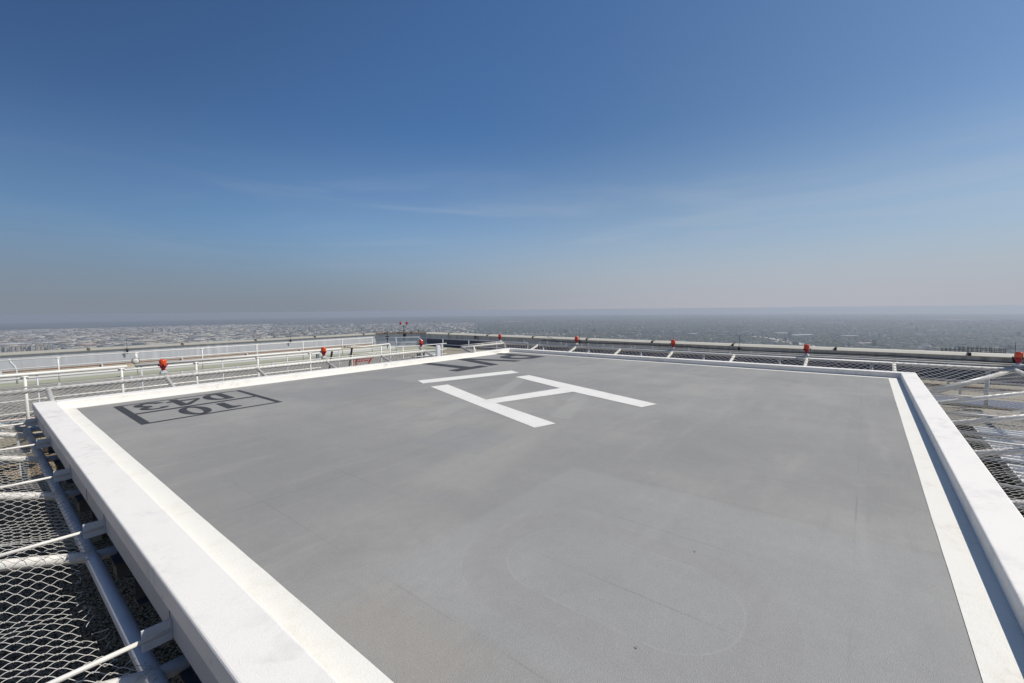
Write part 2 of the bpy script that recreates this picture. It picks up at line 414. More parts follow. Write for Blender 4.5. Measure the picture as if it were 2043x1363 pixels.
g1.poly([(3.46, 10.32), (3.59, 10.36), (3.58, 10.43), (3.46, 10.49)], z + .0006); glyph(g1, 'numeral 1')
g0 = MB(); c0 = (2.815, 10.66)
ribbon_faces(g0, arc(*c0, .255, .50, 0, 360, 40), arc(*c0, .105, .385, 0, 360, 40), z); glyph(g0, 'numeral 0')
gd = MB(); gd.poly([(3.67, 11.47), (3.83, 11.47), (3.83, 12.39), (3.67, 12.39)], z)
ribbon_faces(gd, [(3.67, 11.47)] + arc(3.60, 11.93, .26, .46, -90, -270, 20) + [(3.67, 12.39)],
             [(3.67, 11.595)] + arc(3.60, 11.93, .10, .335, -90, -270, 20) + [(3.67, 12.265)], z + .0006); glyph(gd, 'letter D')
g4 = MB(); g4.poly([(2.765, 11.42), (2.92, 11.42), (2.92, 12.37), (2.765, 12.37)], z)
g4.poly([(2.92, 11.42), (2.97, 11.47), (3.29, 12.02), (3.29, 12.15), (2.92, 11.63)], z + .0006)
g4.poly([(2.67, 12.03), (3.29, 12.03), (3.29, 12.15), (2.67, 12.15)], z + .0012); glyph(g4, 'numeral 4')
g3 = MB()
ribbon_faces(g3, arc(2.37, 11.68, .245, .235, -5, -270, 18), arc(2.37, 11.68, .10, .12, -5, -270, 18), z)
ribbon_faces(g3, arc(2.37, 12.125, .265, .265, 5, 270, 18)[::-1], arc(2.37, 12.125, .11, .145, 5, 270, 18)[::-1], z + .0006); glyph(g3, 'numeral 3')
# fascia girders
ZB = -.225
def fascia(a, b):
    m_ = MB(); m_.box(a, b); m_.build('fascia', M['fascia'], pad)
fascia((X0 + .02, Y0 + .02, ZB), (X0 + .045, Y1 - .02, -.013))
fascia((X1 - .045, Y0 + .02, ZB), (X1 - .02, Y1 - .02, -.013))
fascia((X0 + .046, Y0 + .02, ZB), (X1 - .046, Y0 + .045, -.013))
fascia((X0 + .046, Y1 - .045, ZB), (X1 - .046, Y1 - .02, -.013))
for (a, b) in (((X0 + .008, Y0 + .01, .012), (X0 + .019, Y1 - .01, .03)),):
    pass
# weld seams on the near fascia (thin dark lines beside each bracket)
ARMS_LN = [-1.0, 1.28, 3.63, 5.96, 8.33, 10.66, 12.93]
for y in ARMS_LN: MB().box((X0 + .0165, y + .03, -.105), (X0 + .0195, y + .036, .005)).build('weld_seam', M['joint'], pad)
for y in (2.5, 7.05, 11.8): MB().box((X0 + .0165, y, -.20), (X0 + .0195, y + .004, -.02)).build('weld_seam', M['joint'], pad)
# brackets, girders and columns
ARMS_F = [-.76, 1.56, 3.90, 6.27, 8.61, 10.93, 13.20]      # far side, Y
ARMS_L = [1.12, 3.45, 5.85, 8.22, 10.58, 12.90, 15.55]      # left-back side, X
ARMS_R = [2.95, 5.35, 7.70, 10.05, 12.42, 14.82]            # right side, X
def plate(a, b):
    m_ = MB(); m_.box(a, b); m_.build('bracket', M['steel'], pad, bevel=.002)
for y in ARMS_LN: plate((X0 - .145, y - .006, -.235), (X0 + .0185, y + .006, -.085))
for y in ARMS_F: plate((X1 - .0185, y - .006, -.235), (X1 + .145, y + .006, -.085))
for x in ARMS_L: plate((x - .006, Y1 - .0185, -.235), (x + .006, Y1 + .145, -.085))
for x in ARMS_R: plate((x - .006, Y0 - .145, -.235), (x + .006, Y0 + .0185, -.085))
def girder(p, q, w=.22, h=.34):
    m_ = MB(); p = Vector(p); q = Vector(q); up = Vector((0, 0, 1))
    m_.beam(p + up * (h / 2 - .012), q + up * (h / 2 - .012), w, .024); m_.beam(p - up * (h / 2 - .012), q - up * (h / 2 - .012), w, .024)
    m_.beam(p, q, .016, h - .048); m_.build('girder', M['under'], pad)
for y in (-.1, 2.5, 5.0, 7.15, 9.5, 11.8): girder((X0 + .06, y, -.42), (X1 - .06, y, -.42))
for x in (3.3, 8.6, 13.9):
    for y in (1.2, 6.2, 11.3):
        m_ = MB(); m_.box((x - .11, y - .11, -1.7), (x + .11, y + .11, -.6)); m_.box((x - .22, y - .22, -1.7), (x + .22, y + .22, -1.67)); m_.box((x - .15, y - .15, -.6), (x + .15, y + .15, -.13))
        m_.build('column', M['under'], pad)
# bolted stub frames seen between fascia and net
for y in (3.5, 5.85, 8.2, 10.5):
    m_ = MB(); m_.box((X0 + .05, y - .10, -.66), (X0 + .60, y + .10, -.50)); m_.box((X0 + .03, y - .16, -.50), (X0 + .62, y + .16, -.475))
    for k in range(3): m_.lathe([(.014, 0), (.014, .03)], (X0 + .1, y - .04 + .05 * k, -.475), 8)
    m_.build('support_stub', M['under'], pad)
# short white vent post on the left curb
m_ = MB(); m_.lathe([(.06, 0), (.075, .02), (.075, .14), (.05, .19), (.045, .26), (.02, .28)], (13.88, 13.36, CH - .004), 14)
m_.build('vent_post', M['pipe'], pad, smooth=True)

# ------------------------------------------------------------------ safety nets
def mesh_from_segments(name, A, B, r, m, parent, sides=4):
    """A,B: (n,3) arrays of segment ends -> one mesh of thin prisms"""
    A = np.asarray(A, float); B = np.asarray(B, float); d = B - A
    L = np.linalg.norm(d, axis=1, keepdims=True); ok = L[:, 0] > 1e-5; A, B, d, L = A[ok], B[ok], d[ok], L[ok]
    d /= L; up = np.tile([0., 0., 1.], (len(A), 1)); up[np.abs(d[:, 2]) > .95] = [1., 0, 0]
    u = np.cross(d, up); u /= np.linalg.norm(u, axis=1, keepdims=True); w = np.cross(d, u)
    n = len(A); V = np.zeros((n, 2 * sides, 3))
    e = d * (r * .6)
    for k in range(sides):
        a = 2 * math.pi * (k + .5) / sides; o = u * (math.cos(a) * r) + w * (math.sin(a) * r)
        V[:, k] = A - e + o; V[:, sides + k] = B + e + o
    idx = np.zeros((n, sides, 4), np.int32); base = (np.arange(n) * 2 * sides)[:, None]
    for k in range(sides):
        k2 = (k + 1) % sides
        idx[:, k] = base + np.array([k, k2, sides + k2, sides + k])
    me = bpy.data.meshes.new(name); nf = n * sides
    me.vertices.add(n * 2 * sides); me.vertices.foreach_set('co', V.reshape(-1))
    me.loops.add(nf * 4); me.loops.foreach_set('vertex_index', idx.reshape(-1))
    me.polygons.add(nf); me.polygons.foreach_set('loop_start', np.arange(nf, dtype=np.int32) * 4)
    me.polygons.foreach_set('loop_total', np.full(nf, 4, np.int32))
    me.polygons.foreach_set('use_smooth', np.ones(nf, bool))
    me.materials.append(m); me.update(); me.validate()
    o = bpy.data.objects.new(name, me); COL.objects.link(o)
    if parent: o.parent = parent
    return o

ZI, ZO, SI, SO = -.43, .17, .10, 1.97          # inner / outer pipe heights and offsets from the pad edge
SL = (ZO - ZI) / (SO - SI)
RP = .052
def net_side(label, origin, eu, es, u0, u1, arms, pitch=.13, wire=.0031, torn=None, rods=True, brk=None, extra_corner=(False, False), posts=(), rough_seed=1, so=SO, curved=False):
    """origin: pad edge point; eu: unit along the edge; es: outward unit"""
    O = Vector(origin); U = Vector(eu); Sx = Vector(es)
    slope = (ZO - ZI) / (so - SI)
    T = lambda u, s, z: tuple(O + U * u + Sx * s + Vector((0, 0, z)))
    c = O + U * ((u0 + u1) / 2) + Sx * 1.0
    t = thing('safety_net', label, 'safety net', (0, 0, 0), 'chain link safety nets round the helipad')
    iu0, iu1 = u0, u1
    if extra_corner[0]: iu0 = u0 + so - SI
    if extra_corner[1]: iu1 = u1 - so + SI
    MB().tube([T(iu0, SI, ZI), T(iu1, SI, ZI)], .056, 16).build('inner_pipe', M['steel'], t, smooth=True)
    MB().tube([T(u0, so, ZO), T(u1, so, ZO)], .056, 16).build('outer_pipe', M['pipe'], t, smooth=True)
    for a in arms:
        MB().tube([T(a, -.45, ZI - .03), T(a, SI - .02, ZI - .01), T(a, so, ZO - .004)], RP, 14).build('arm', M['pipe'], t, smooth=True)
        if rods:
            MB().tube([T(a, .0, -.162), T(a, 1.02, -.15)], .0165, 10).build('tie_rod', M['pipe'], t, smooth=True)
    for e, cu in ((0, u0), (1, u1)):
        if extra_corner[e]:
            iu = iu0 if e == 0 else iu1
            MB().tube([T(iu, SI, ZI), T(cu, so, ZO)], RP, 14).build('arm', M['pipe'], t, smooth=True)
    for p in posts:
        MB().tube([T(p, so, ZO - .05), T(p, so, -1.02)], .045, 10).build('support_post', M['steel'], t, smooth=True)
    # chain link surface: v runs from the inner pipe out and then wraps round the outer pipe
    rs = np.random.default_rng(rough_seed)
    W = so - SI; h = pitch / 2; RW = .056 + wire
    nv_plane = int(W / h); nwrap = int(math.radians(285) * RW / h) + 1; nv = nv_plane + nwrap + 1
    nu = int((u1 - u0) / h)
    arms_s = np.array(sorted(arms)) if arms else np.array([u0, u1])
    ph = rs.uniform(0, 6.28, 6)
    def surf(u, v):
        """u,v arrays -> s,z"""
        k = np.clip(np.searchsorted(arms_s, u) - 1, 0, len(arms_s) - 2) if len(arms_s) > 1 else np.zeros_like(u, int)
        if len(arms_s) > 1:
            f = (u - arms_s[k]) / (arms_s[k + 1] - arms_s[k]); f = np.where((f < 0) | (f > 1), 0, f)
        else: f = np.zeros_like(u)
        vv = np.clip(v / W, 0, 1)
        sag = .13 * np.sin(np.pi * f) ** 1.3 * np.sin(np.pi * vv) ** .8
        bump = .034 * np.sin(u * 3.1 + ph[0] + 2.2 * vv) * np.sin(np.pi * vv) + .022 * np.sin(u * 7.7 + ph[1] + v * 5) * np.sin(np.pi * vv)
        onarm = np.exp(-(np.minimum.reduce([np.abs(u - a) for a in arms_s]) / .09) ** 2)
        s_pl = SI + v; z_pl = ZI + slope * v + .062 - sag + bump * (1 - onarm)
        lace = np.exp(-(v / .16) ** 2) * .05
        z_pl = z_pl + lace * .0
        th = (v - W) / RW
        s_wr = so + RW * np.sin(th); z_wr = ZO + RW * np.cos(th)
        wr = v > W
        return np.where(wr, s_wr, s_pl), np.where(wr, z_wr, z_pl)
    A = []; B = []
    uu = u0 + np.arange(nu + 1) * h
    j = np.arange(nv + 1)
    for k in range(nu):
        # wire k zig-zags between column k and column k+1
        par = (j + k) % 2
        u_ = u0 + (k + par) * h + (rs.uniform(-1, 1, nv + 1) * .0035) + np.where(par == 1, .0035, -.0035)
        v_ = j * h + rs.uniform(-1, 1, nv + 1) * .004
        u_ = u_ + .016 * np.sin(v_ * 4.3 + ph[2]) * np.sin(u_ * 1.7 + ph[3]); v_ = v_ + np.where(v_ > .1, .020 * np.sin(u_ * 5.1 + ph[4]) * np.sin(np.clip(v_ / W, 0, 1) * np.pi), 0)
        s_, z_ = surf(u_, np.maximum(v_, 0))
        z_ = z_ + np.where(par == 1, wire * .9, -wire * .9)
        start = 0
        lim = np.zeros(nv + 1, bool)
        if k % 3: lim |= (v_ > W + .02)
        if torn and torn[0] < u_[0] < torn[1]:
            f = (u_[0] - torn[0]) / (torn[1] - torn[0])
            vs_ = torn[2] * math.sin(math.pi * min(1, f * 1.05)) ** .6 * (1 + .18 * math.sin(k * .9))
            lim = v_ < vs_
            z_ = z_ - .03 * np.exp(-((v_ - vs_) / .12) ** 2)
        if extra_corner[0]: lim |= (u_ < u0 + (W - v_) * ((iu0 - u0) / W))
        if extra_corner[1]: lim |= (u_ > u1 - (W - v_) * ((u1 - iu1) / W))
        P = np.array(O)[None, :] + np.outer(u_, np.array(U)) + np.outer(s_, np.array(Sx)); P[:, 2] += z_
        ok = ~(lim[:-1] | lim[1:])
        if curved:
            a_, b_ = P[:-1][ok], P[1:][ok]; sg = np.where(par[:-1][ok] == 1, 1., -1.)[:, None]
            dv = b_ - a_; ez = np.array([0, 0, .0035]); q1 = a_ + dv * .30 + ez * sg + np.array(Sx) * .004 * sg; q2 = a_ + dv * .70 - ez * sg * .3 + np.array(Sx) * .004 * sg
            A += [a_, q1, q2]; B += [q1, q2, b_]
        else:
            A.append(P[:-1][ok]); B.append(P[1:][ok])
    # lacing wire round the inner pipe
    if not brk:
        q = np.arange(iu0, iu1, .012)
        if torn: q = q[(q < torn[0] + .1) | (q > torn[1] - .1)]
        den = np.zeros(len(q))
        near = np.minimum.reduce([np.abs(q - a) for a in arms_s])
        keep = (near < .16) | (np.sin(q * 9) > .80)
        th = q * 2 * math.pi / .06; rr = .056 + wire * 1.5 + rs.uniform(0, .012, len(q))
        s_ = SI + rr * np.cos(th); z_ = ZI + rr * np.sin(th)
        P = np.array(O)[None, :] + np.outer(q, np.array(U)) + np.outer(s_, np.array(Sx)); P[:, 2] += z_
        ok = keep[:-1] & keep[1:] & (np.diff(q) < .02)
        A.append(P[:-1][ok]); B.append(P[1:][ok])
    if torn:   # loose curled wire ends at the torn edge
        q = np.linspace(torn[0] + .15, torn[1] - .15, 15)
        for x in q:
            f = (x - torn[0]) / (torn[1] - torn[0]); v0 = torn[2] * math.sin(math.pi * f) ** .6
            s0, z0 = surf(np.array([x]), np.array([v0])); p = Vector(T(x, float(s0[0]), float(z0[0]) - .03))
            ang = rs.uniform(-.9, .9); L = rs.uniform(.03, .10); pts = [p]
            for i in range(5):
                ang += rs.uniform(-.5, .9)
                pts.append(pts[-1] + (Sx * -math.cos(ang) + U * math.sin(ang)) * (L / 4) + Vector((0, 0, rs.uniform(-.006, .008))))
            A.append(np.array([tuple(v) for v in pts[:-1]])); B.append(np.array([tuple(v) for v in pts[1:]]))
    mesh_from_segments('netting', np.concatenate(A), np.concatenate(B), wire, M['wire'], t)
    return t

rng_u = lambda a, o: [x - o for x in a]
# near left side (faces -X): u along +Y from Y0
net_side('chain link net on the near left edge of the helipad, torn by its inner pipe', (X0, 0, 0), (0, 1, 0), (-1, 0, 0), -3.0, Y1 + 1.97, ARMS_LN,
         torn=(3.68, 5.93, .22), extra_corner=(False, True), rough_seed=3, wire=.0025, curved=True)
# back left side (faces +Y)
net_side('chain link net along the back left edge under three red lights', (0, Y1, 0), (1, 0, 0), (0, 1, 0), X0 - 1.97, 12.96, ARMS_L[:6], extra_corner=(True, False), rough_seed=5)
net_side('short chain link net at the far corner beyond the stair opening', (0, Y1, 0), (1, 0, 0), (0, 1, 0), 15.2, X1 + 1.97, [15.25], extra_corner=(False, True), rough_seed=6)
# far side (faces +X)
net_side('chain link net along the far right edge over the dark panel wall', (X1, 0, 0), (0, 1, 0), (1, 0, 0), -3.35, Y1 + 1.97, ARMS_F, pitch=.19, wire=.0050,
         extra_corner=(True, True), posts=[-2.83, -.21, 2.40, 5.03, 7.65, 10.25, 12.87], rough_seed=7)
# right side (faces -Y)
net_side('chain link net along the right edge over white ribbed roofing', (0, Y0, 0), (1, 0, 0), (0, -1, 0), 0.5, X1 + 1.97, ARMS_R, pitch=.13, wire=.0025,
         extra_corner=(False, True), rough_seed=9, so=2.2, curved=True)

# conduits that carry the red lights
def conduit(label, pts, r=.017, cl=None):
    t = thing('conduit', label, 'conduit')
    MB().tube(pts, r, 8).build('pipe', M['pipe_old'], t, smooth=True)
    p, q = Vector(pts[0]), Vector(pts[-1]); L = (q - p).length; n = int(L / 1.18)
    for i in range(1, n):
        c = p + (q - p) * (i / n + .01 * math.sin(i * 3)); m_ = MB()
        m_.box((c.x - .022, c.y - .022, c.z - .10), (c.x + .022, c.y + .022, c.z + .03)); m_.build('clamp', M['steel'], t)
    return t
conduit('thin cream conduit above the outer pipe of the back left net', [(-1.2, 15.60, .265), (12.9, 15.60, .265)])
conduit('thin conduit above the outer pipe of the far right net', [(18.60, -3.3, .275), (18.60, 15.5, .275)])
conduit('second thin conduit just beyond the far right net', [(18.85, -3.6, .31), (18.85, 15.4, .31)], .012)
conduit('thin conduit on the short net at the far corner', [(15.2, 15.60, .265), (18.5, 15.60, .265)])

# ------------------------------------------------------------------ red obstruction lights
def make_light(loc, label):
    t = thing('obstruction_light', label, 'warning light', loc, 'red obstruction lights round the helipad')
    MB().lathe([(.001, 0.0), (.055, .0), (.055, .02), (.03, .03), (.028, .05)], (0, 0, 0), 16).build('mount', M['steel'], t, smooth=True)
    MB().lathe([(.028, .0), (.045, .01), (.048, .05), (.070, .085), (.080, .12), (.084, .128), (.106, .130), (.106, .150), (.092, .156)], (0, 0, .03), 24).build('housing', M['red'], t, smooth=True)
    MB().lathe([(.086, 0), (.090, .012), (.089, .10), (.086, .135), (.076, .158), (.055, .172), (.001, .178)], (0, 0, .180), 28).build('lens', M['lens'], t, smooth=True)
    b = MB()
    for k in range(3):
        a = 2 * math.pi * k / 3 + .4; b.box((math.cos(a) * .115 - .012, math.sin(a) * .115 - .012, .15), (math.cos(a) * .115 + .012, math.sin(a) * .115 + .012, .21))
    b.build('clip', M['blackiron'], t)
    MB().box((-.075, -.075, -.055), (.075, .075, -.001)).build('junction_box', M['steel'], t, bevel=.006)
    return t
LP = [((3.42, 15.60, .335), 'red warning light on the back left net, nearest the D43 box'),
      ((8.20, 15.60, .335), 'red warning light on the back left net beside the grey junction box'),
      ((12.78, 15.60, .345), 'red warning light where the back left net ends at the stair opening'),
      ((18.45, 15.75, .31), 'red warning light at the far corner of the helipad nets'),
      ((18.60, 10.96, .335), 'red warning light on the far right net, next to the far corner'),
      ((18.60, 6.28, .335), 'red warning light midway along the far right net'),
      ((18.60, 1.59, .335), 'red warning light on the far right net, near the curb corner'),
      ((18.60, -3.42, .335), 'largest red warning light, at the right edge of the photo')]
L0 = make_light(*LP[0])
for i, (p, lb) in enumerate(LP[1:]):
    dup(L0, p, lb, rz=i * .9)

# ------------------------------------------------------------------ roof of the tower around the pad
def slab(name, a, b, m, parent=None): 
    return MB().box(a, b).build(name, m, parent)
# roof levels (setting)
tag(slab('roof_gravel', (-30, -30, -1.95), (18.8, 19.4, -1.70), M['gravel']), kind='structure')
def flat(name, pts, z0, z1, m):
    mb_ = MB(); n = len(pts)
    mb_.add([(x, y, z0) for x, y in pts] + [(x, y, z1) for x, y in pts],
            [tuple(range(n))[::-1], tuple(range(n, 2 * n))] + [(i, (i + 1) % n, n + (i + 1) % n, n + i) for i in range(n)])
    return tag(mb_.build(name, m), kind='structure')
flat('roof_terrace', [(-30, 19.4), (18.8, 19.4), (18.8, 25.8), (-30, 25.8)], -1.95, -1.0, M['gravel_grey'])
flat('roof_walkway', [(-30, 25.8), (25.6, 25.8), (25.6, 29.2), (-30, 29.2)], -1.95, -.996, M['membrane_green'])
flat('roof_gutter', [(-30, 29.2), (25.6, 29.2), (22.0, 33.2), (-30, 33.2)], -1.95, -.992, M['membrane'])
flat('roof_ledge', [(18.8, -30), (25.4, -30), (25.4, 25.8), (18.8, 25.8)], -1.95, -1.0, M['tan'])
# tower below
tb = MB(); oct_ = [(-30, -30), (25.6, -30), (25.6, 29.4), (21.7, 33.3), (-30, 33.3)]
n_ = len(oct_)
tb.add([(x, y, -249.9) for x, y in oct_] + [(x, y, -1.97) for x, y in oct_], [tuple(range(n_))[::-1], tuple(range(n_, 2 * n_))] + [(i, (i + 1) % n_, n_ + (i + 1) % n_, n_ + i) for i in range(n_)])
tag(tb.build('skyscraper', M['conc_far']), 'pale concrete tower whose roof carries the helipad', 'skyscraper')

# parapets
def wallseg(label, p, q, zt, zb, th, parts, cop, clips, name='parapet_wall', jm=None):
    p = Vector(p); q = Vector(q); d = (q - p).normalized(); nrm = Vector((d.y, -d.x, 0))   # inner side is +nrm
    ang = math.atan2(d.y, d.x); L = (q - p).length
    t = thing(name, label, 'parapet', (p.x, p.y, zb)); t.rotation_euler = (0, 0, ang)
    zc = zt - zb
    for (z0, z1, m, out, nm) in parts:
        MB().box((0, -out, z0 - zb), (L, th, z1 - zb)).build(nm, m, t)
    prof = [(-.09, zc - .13), (th + .06, zc - .13), (th + .06, zc), (.10, zc), (-.09, zc - .10)]
    m_ = MB(); m_.add([(-.02, y_, z_) for y_, z_ in prof] + [(L + .02, y_, z_) for y_, z_ in prof], [(0, 1, 2, 3, 4), (9, 8, 7, 6, 5)] + [(i, 5 + i, 5 + (i + 1) % 5, (i + 1) % 5) for i in range(5)])
    m_.build('coping', cop, t)
    for c in clips:
        MB().box((c - .045, -.105, zc - .11), (c + .045, th + .07, zc + .012)).build('joint_cover', jm or M['joint'], t)
    return t
# left-back wall: p->q along +X; inner side faces -Y => nrm=(0,-1)
wallseg('long sunlit concrete parapet wall on the left', (-24, 32.5, 0), (21.75, 32.5, 0), .15, -1.0, .35,
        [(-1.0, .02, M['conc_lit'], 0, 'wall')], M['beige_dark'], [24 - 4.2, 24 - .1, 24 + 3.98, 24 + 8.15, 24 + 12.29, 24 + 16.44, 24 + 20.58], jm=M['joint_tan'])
wallseg('short shaded grey parapet wall across the far corner', (21.75, 32.5, 0), (25.0, 29.8, 0), .17, -1.0, .35,
        [(-1.0, .04, M['conc_blue'], 0, 'wall')], M['brown'], [.8, 3.0])
wallseg('long concrete parapet wall with black cable on the right', (25.0, 29.8, 0), (25.0, -28, 0), .12, -1.0, .35,
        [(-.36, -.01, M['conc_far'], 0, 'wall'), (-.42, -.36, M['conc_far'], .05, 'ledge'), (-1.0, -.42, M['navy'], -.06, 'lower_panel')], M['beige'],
        [29.8 - v for v in (26.88, 22.57, 18.24, 13.94, 9.63, 5.34, 1.02, -3.28, -7.6)])
# streak strips / brown pipe at wall foot
t = thing('pipe', 'thin brown pipe at the foot of the left parapet wall', 'pipe')
MB().tube([(-12, 32.30, -.80), (21.4, 32.30, -.76)], .035, 10).build('tube', M['rust'], t, smooth=True)
m_ = MB()
for i in range(9): m_.box((-10 + i * 3.6, 32.24, -.99), (-9.94 + i * 3.6, 32.49, -.74))
m_.build('bracket', M['steel'], t)
# sloping cant strip under it
tag(MB().add([(-24, 32.498, -.85), (21.9, 32.498, -.85), (21.9, 31.7, -.985), (-24, 31.7, -.985), (-24, 32.498, -.99), (21.9, 32.498, -.99)],
             [(0, 3, 2, 1), (0, 1, 5, 4), (3, 4, 5, 2), (0, 4, 3), (1, 2, 5)]).build('cant_strip', M['tanduct']), 'tan sloping strip where the left wall meets the roof', 'cant strip')
# cables
def sagline(xf, y0, y1, zf, n, r, name, label, seed):
    rs = random.Random(seed); pts = []
    for i in range(n + 1):
        t_ = i / n; pts.append((xf, y0 + (y1 - y0) * t_, zf(t_) + rs.uniform(-.008, .008)))
    o = MB().tube(pts, r, 6).build(name, M['rubber'], smooth=True, loc=pts[0]); return tag(o, label, 'cable')
sagline(24.94, 17.5, -14, lambda t: -.13 - .03 * math.sin(t * 19) - .06 * t, 60, .016, 'cable', 'black cable hanging along the right parapet wall', 3)
pts = [(24.9, 17.0 - .9 * i / 8, .14 - .35 * (i / 8) ** 1.6) for i in range(9)]
tag(MB().tube(pts, .012, 6).build('cable', M['rubber'], smooth=True, loc=pts[0]), 'short thin cable drooping over the right parapet coping', 'cable')

# lightning rods
def rod(loc, label, out):
    t = thing('lightning_rod', label, 'lightning rod', loc, 'lightning rods on the parapet walls')
    MB().tube([(0, 0, -.15), (0, 0, .50)], [.011, .006], 6).build('spike', M['blackiron'], t)
    m_ = MB(); m_.lathe([(.03, -.06), (.055, -.02), (.055, .07), (.03, .10)], (0, 0, -.2), 10); m_.box((-.03, -.02, -.36), (.03, .02, -.24)); m_.box((-.075, -.03, -.20), (.02, .03, -.15))
    m_.build('base', M['blackiron'], t)
    return t
RD = [((5.53, 32.37, .09), 'thin black lightning rod on the left wall above the round lamp'), ((14.58, 32.37, .09), 'thin black lightning rod midway along the left wall'),
      ((24.88, 23.79, .10), 'thin black lightning rod left of the far corner light'), ((24.88, 14.44, .10), 'thin black lightning rod right of the second far light'),
      ((24.88, 5.02, .10), 'thin black lightning rod between the two nearest lights on the far right wall'), ((24.88, -4.47, .10), 'thin black lightning rod beside the largest red light'),
      ((23.6, 30.85, .10), 'thin black lightning rod on the wall across the far corner')]
r0 = rod(*RD[0], 0)
for p, lb in RD[1:]: dup(r0, p, lb)

# double red beacon on the corner wall
t = thing('beacon_mast', 'black mast with two red beacons on the far corner wall', 'beacon', (23.55, 31.0, 0))
def R_(x, y, z): return (x, y, z)
fx = Vector((.63, -.78, 0))                     # across the view
m_ = MB(); m_.tube([(0, 0, -.55), (0, 0, .78)], .03, 8); m_.lathe([(.07, 0), (.08, .1), (.05, .22)], (0, 0, -.2), 10)
for s_ in (-1, 1): m_.tube([(fx.x * .24 * s_, fx.y * .24 * s_, .09), (0, 0, .38)], .016, 6)
m_.build('mast', M['blackiron'], t)
m_ = MB(); m_.tube([tuple(fx * -.27 + Vector((0, 0, .82))), (0, 0, .74), tuple(fx * .27 + Vector((0, 0, .82)))], .018, 8)
m_.build('crossarm', M['steel'], t)
for s_ in (-1, 1):
    c_ = fx * .27 * s_
    MB().lathe([(.04, 0), (.08, .04), (.095, .10), (.095, .16), (.07, .21), (.03, .23)], (c_.x, c_.y, .83), 14).build('beacon_light', M['lens2'], t, smooth=True)
# slim black mast beside it
t = thing('antenna_mast', 'slim black antenna mast just left of the double beacon', 'antenna', (21.0, 29.8, -1.0))
MB().tube([(0, 0, 0), (0, 0, 1.40)], .03, 8).build('pole', M['blackiron'], t)
m_ = MB(); m_.box((-.16, -.03, .92), (.16, .03, 1.0)); m_.box((-.06, -.06, .74), (.06, .06, .90)); m_.build('clamp', M['blackiron'], t)
t = thing('antenna_mast', 'short black antenna stub right of the double beacon', 'antenna', (24.4, 30.1, .17))
MB().tube([(0, 0, -.01), (0, 0, .22)], .02, 8).build('pole', M['blackiron'], t)

# ------------------------------------------------------------------ railings
def railing(label, p, q, zb, zt, rails, posts, r=.024, pr=.034, tee=True, m=None):
    m = m or M['pipe']
    t = thing('railing', label, 'railing', (0, 0, 0)); p = Vector((*p, 0)); q = Vector((*q, 0)); d = (q - p).normalized()
    for i, z_ in enumerate(rails):
        MB().tube([p + Vector((0, 0, z_)), q + Vector((0, 0, z_))], r, 8).build('rail', m, t, smooth=True)
    for u in posts:
        c = p + d * u; m_ = MB()
        m_.tube([c + Vector((0, 0, zb)), c + Vector((0, 0, zt))], pr, 10)
        if tee: m_.beam(c + Vector((0, 0, zt - .03)) - d * .07, c + Vector((0, 0, zt - .03)) + d * .07, .06, .05)
        m_.build('post', m, t, smooth=True)
    return t
railing('white pipe railing just behind the back left net', (-3, 17.0), (8.8, 17.0), -1.7, .40, (.335, .085, -.24, -.56), [3 + v for v in (-2.97, -1.05, .83, 2.74, 4.59, 6.46, 8.37)])
railing('white railing along the left roof walkway', (-6, 27.0), (17.8, 27.0), -1.0, .14, (.15, -.22, -.62), [6 + v for v in (-5.4, -2.8, -.25, 2.32, 4.94, 7.59, 10.24, 12.88, 15.51, 17.75)], r=.022, pr=.03)
railing('thin grey railing across the far corner', (17.8, 27.0), (20.3, 24.9), -1.0, .12, (.12, -.24), [1.6, 3.2], r=.02, pr=.028, m=M['steel'], tee=False)
railing('thin grey railing beyond the far right net', (20.3, 24.9), (20.3, 15.2), -1.0, .09, (.08, -.32, -.66), [0.02, 2.43, 4.9, 7.3, 9.68], r=.02, pr=.028, m=M['steel'], tee=False)
# raised handrail of the stair
t = thing('handrail', 'white handrail rising beside the stair opening', 'handrail')
MB().tube([(9.55, 16.3, .56), (9.9, 16.3, .57), (10.3, 16.3, .52), (11.6, 16.3, .56)], .032, 8).build('rail', M['pipe'], t, smooth=True)
MB().tube([(9.6, 16.3, .24), (11.6, 16.3, .24)], .02, 8).build('rail', M['pipe'], t, smooth=True)
for x_, zt in ((9.75, .56), (11.15, .50), (11.6, .54)):
    MB().tube([(x_, 16.3, -1.0), (x_, 16.3, zt)], .03, 8).build('post', M['pipe'], t, smooth=True)
railing('white railing of the landing beside the white door panel', (11.7, 15.9), (14.6, 15.9), -1.0, .42, (.40, .12, -.1), [.3, 1.35, 2.6], r=.02, pr=.028, tee=False)
# black struts
for (a, b, lb) in (((8.86, 16.2, .45), (8.55, 16.2, -.60), 'black slanted strut right of the second red light'), ((9.72, 16.2, .53), (9.42, 16.2, -.60), 'black slanted strut under the stair handrail')):
    t = thing('strut', lb, 'strut', b); v = Vector(a) - Vector(b)
    MB().beam((0, 0, -.4), tuple(v), .07, .05).build('bar', M['blackiron'], t, bevel=.004)
    MB().box((-.08, -.08, -.43), (.08, .08, -.40)).build('foot', M['blackiron'], t)
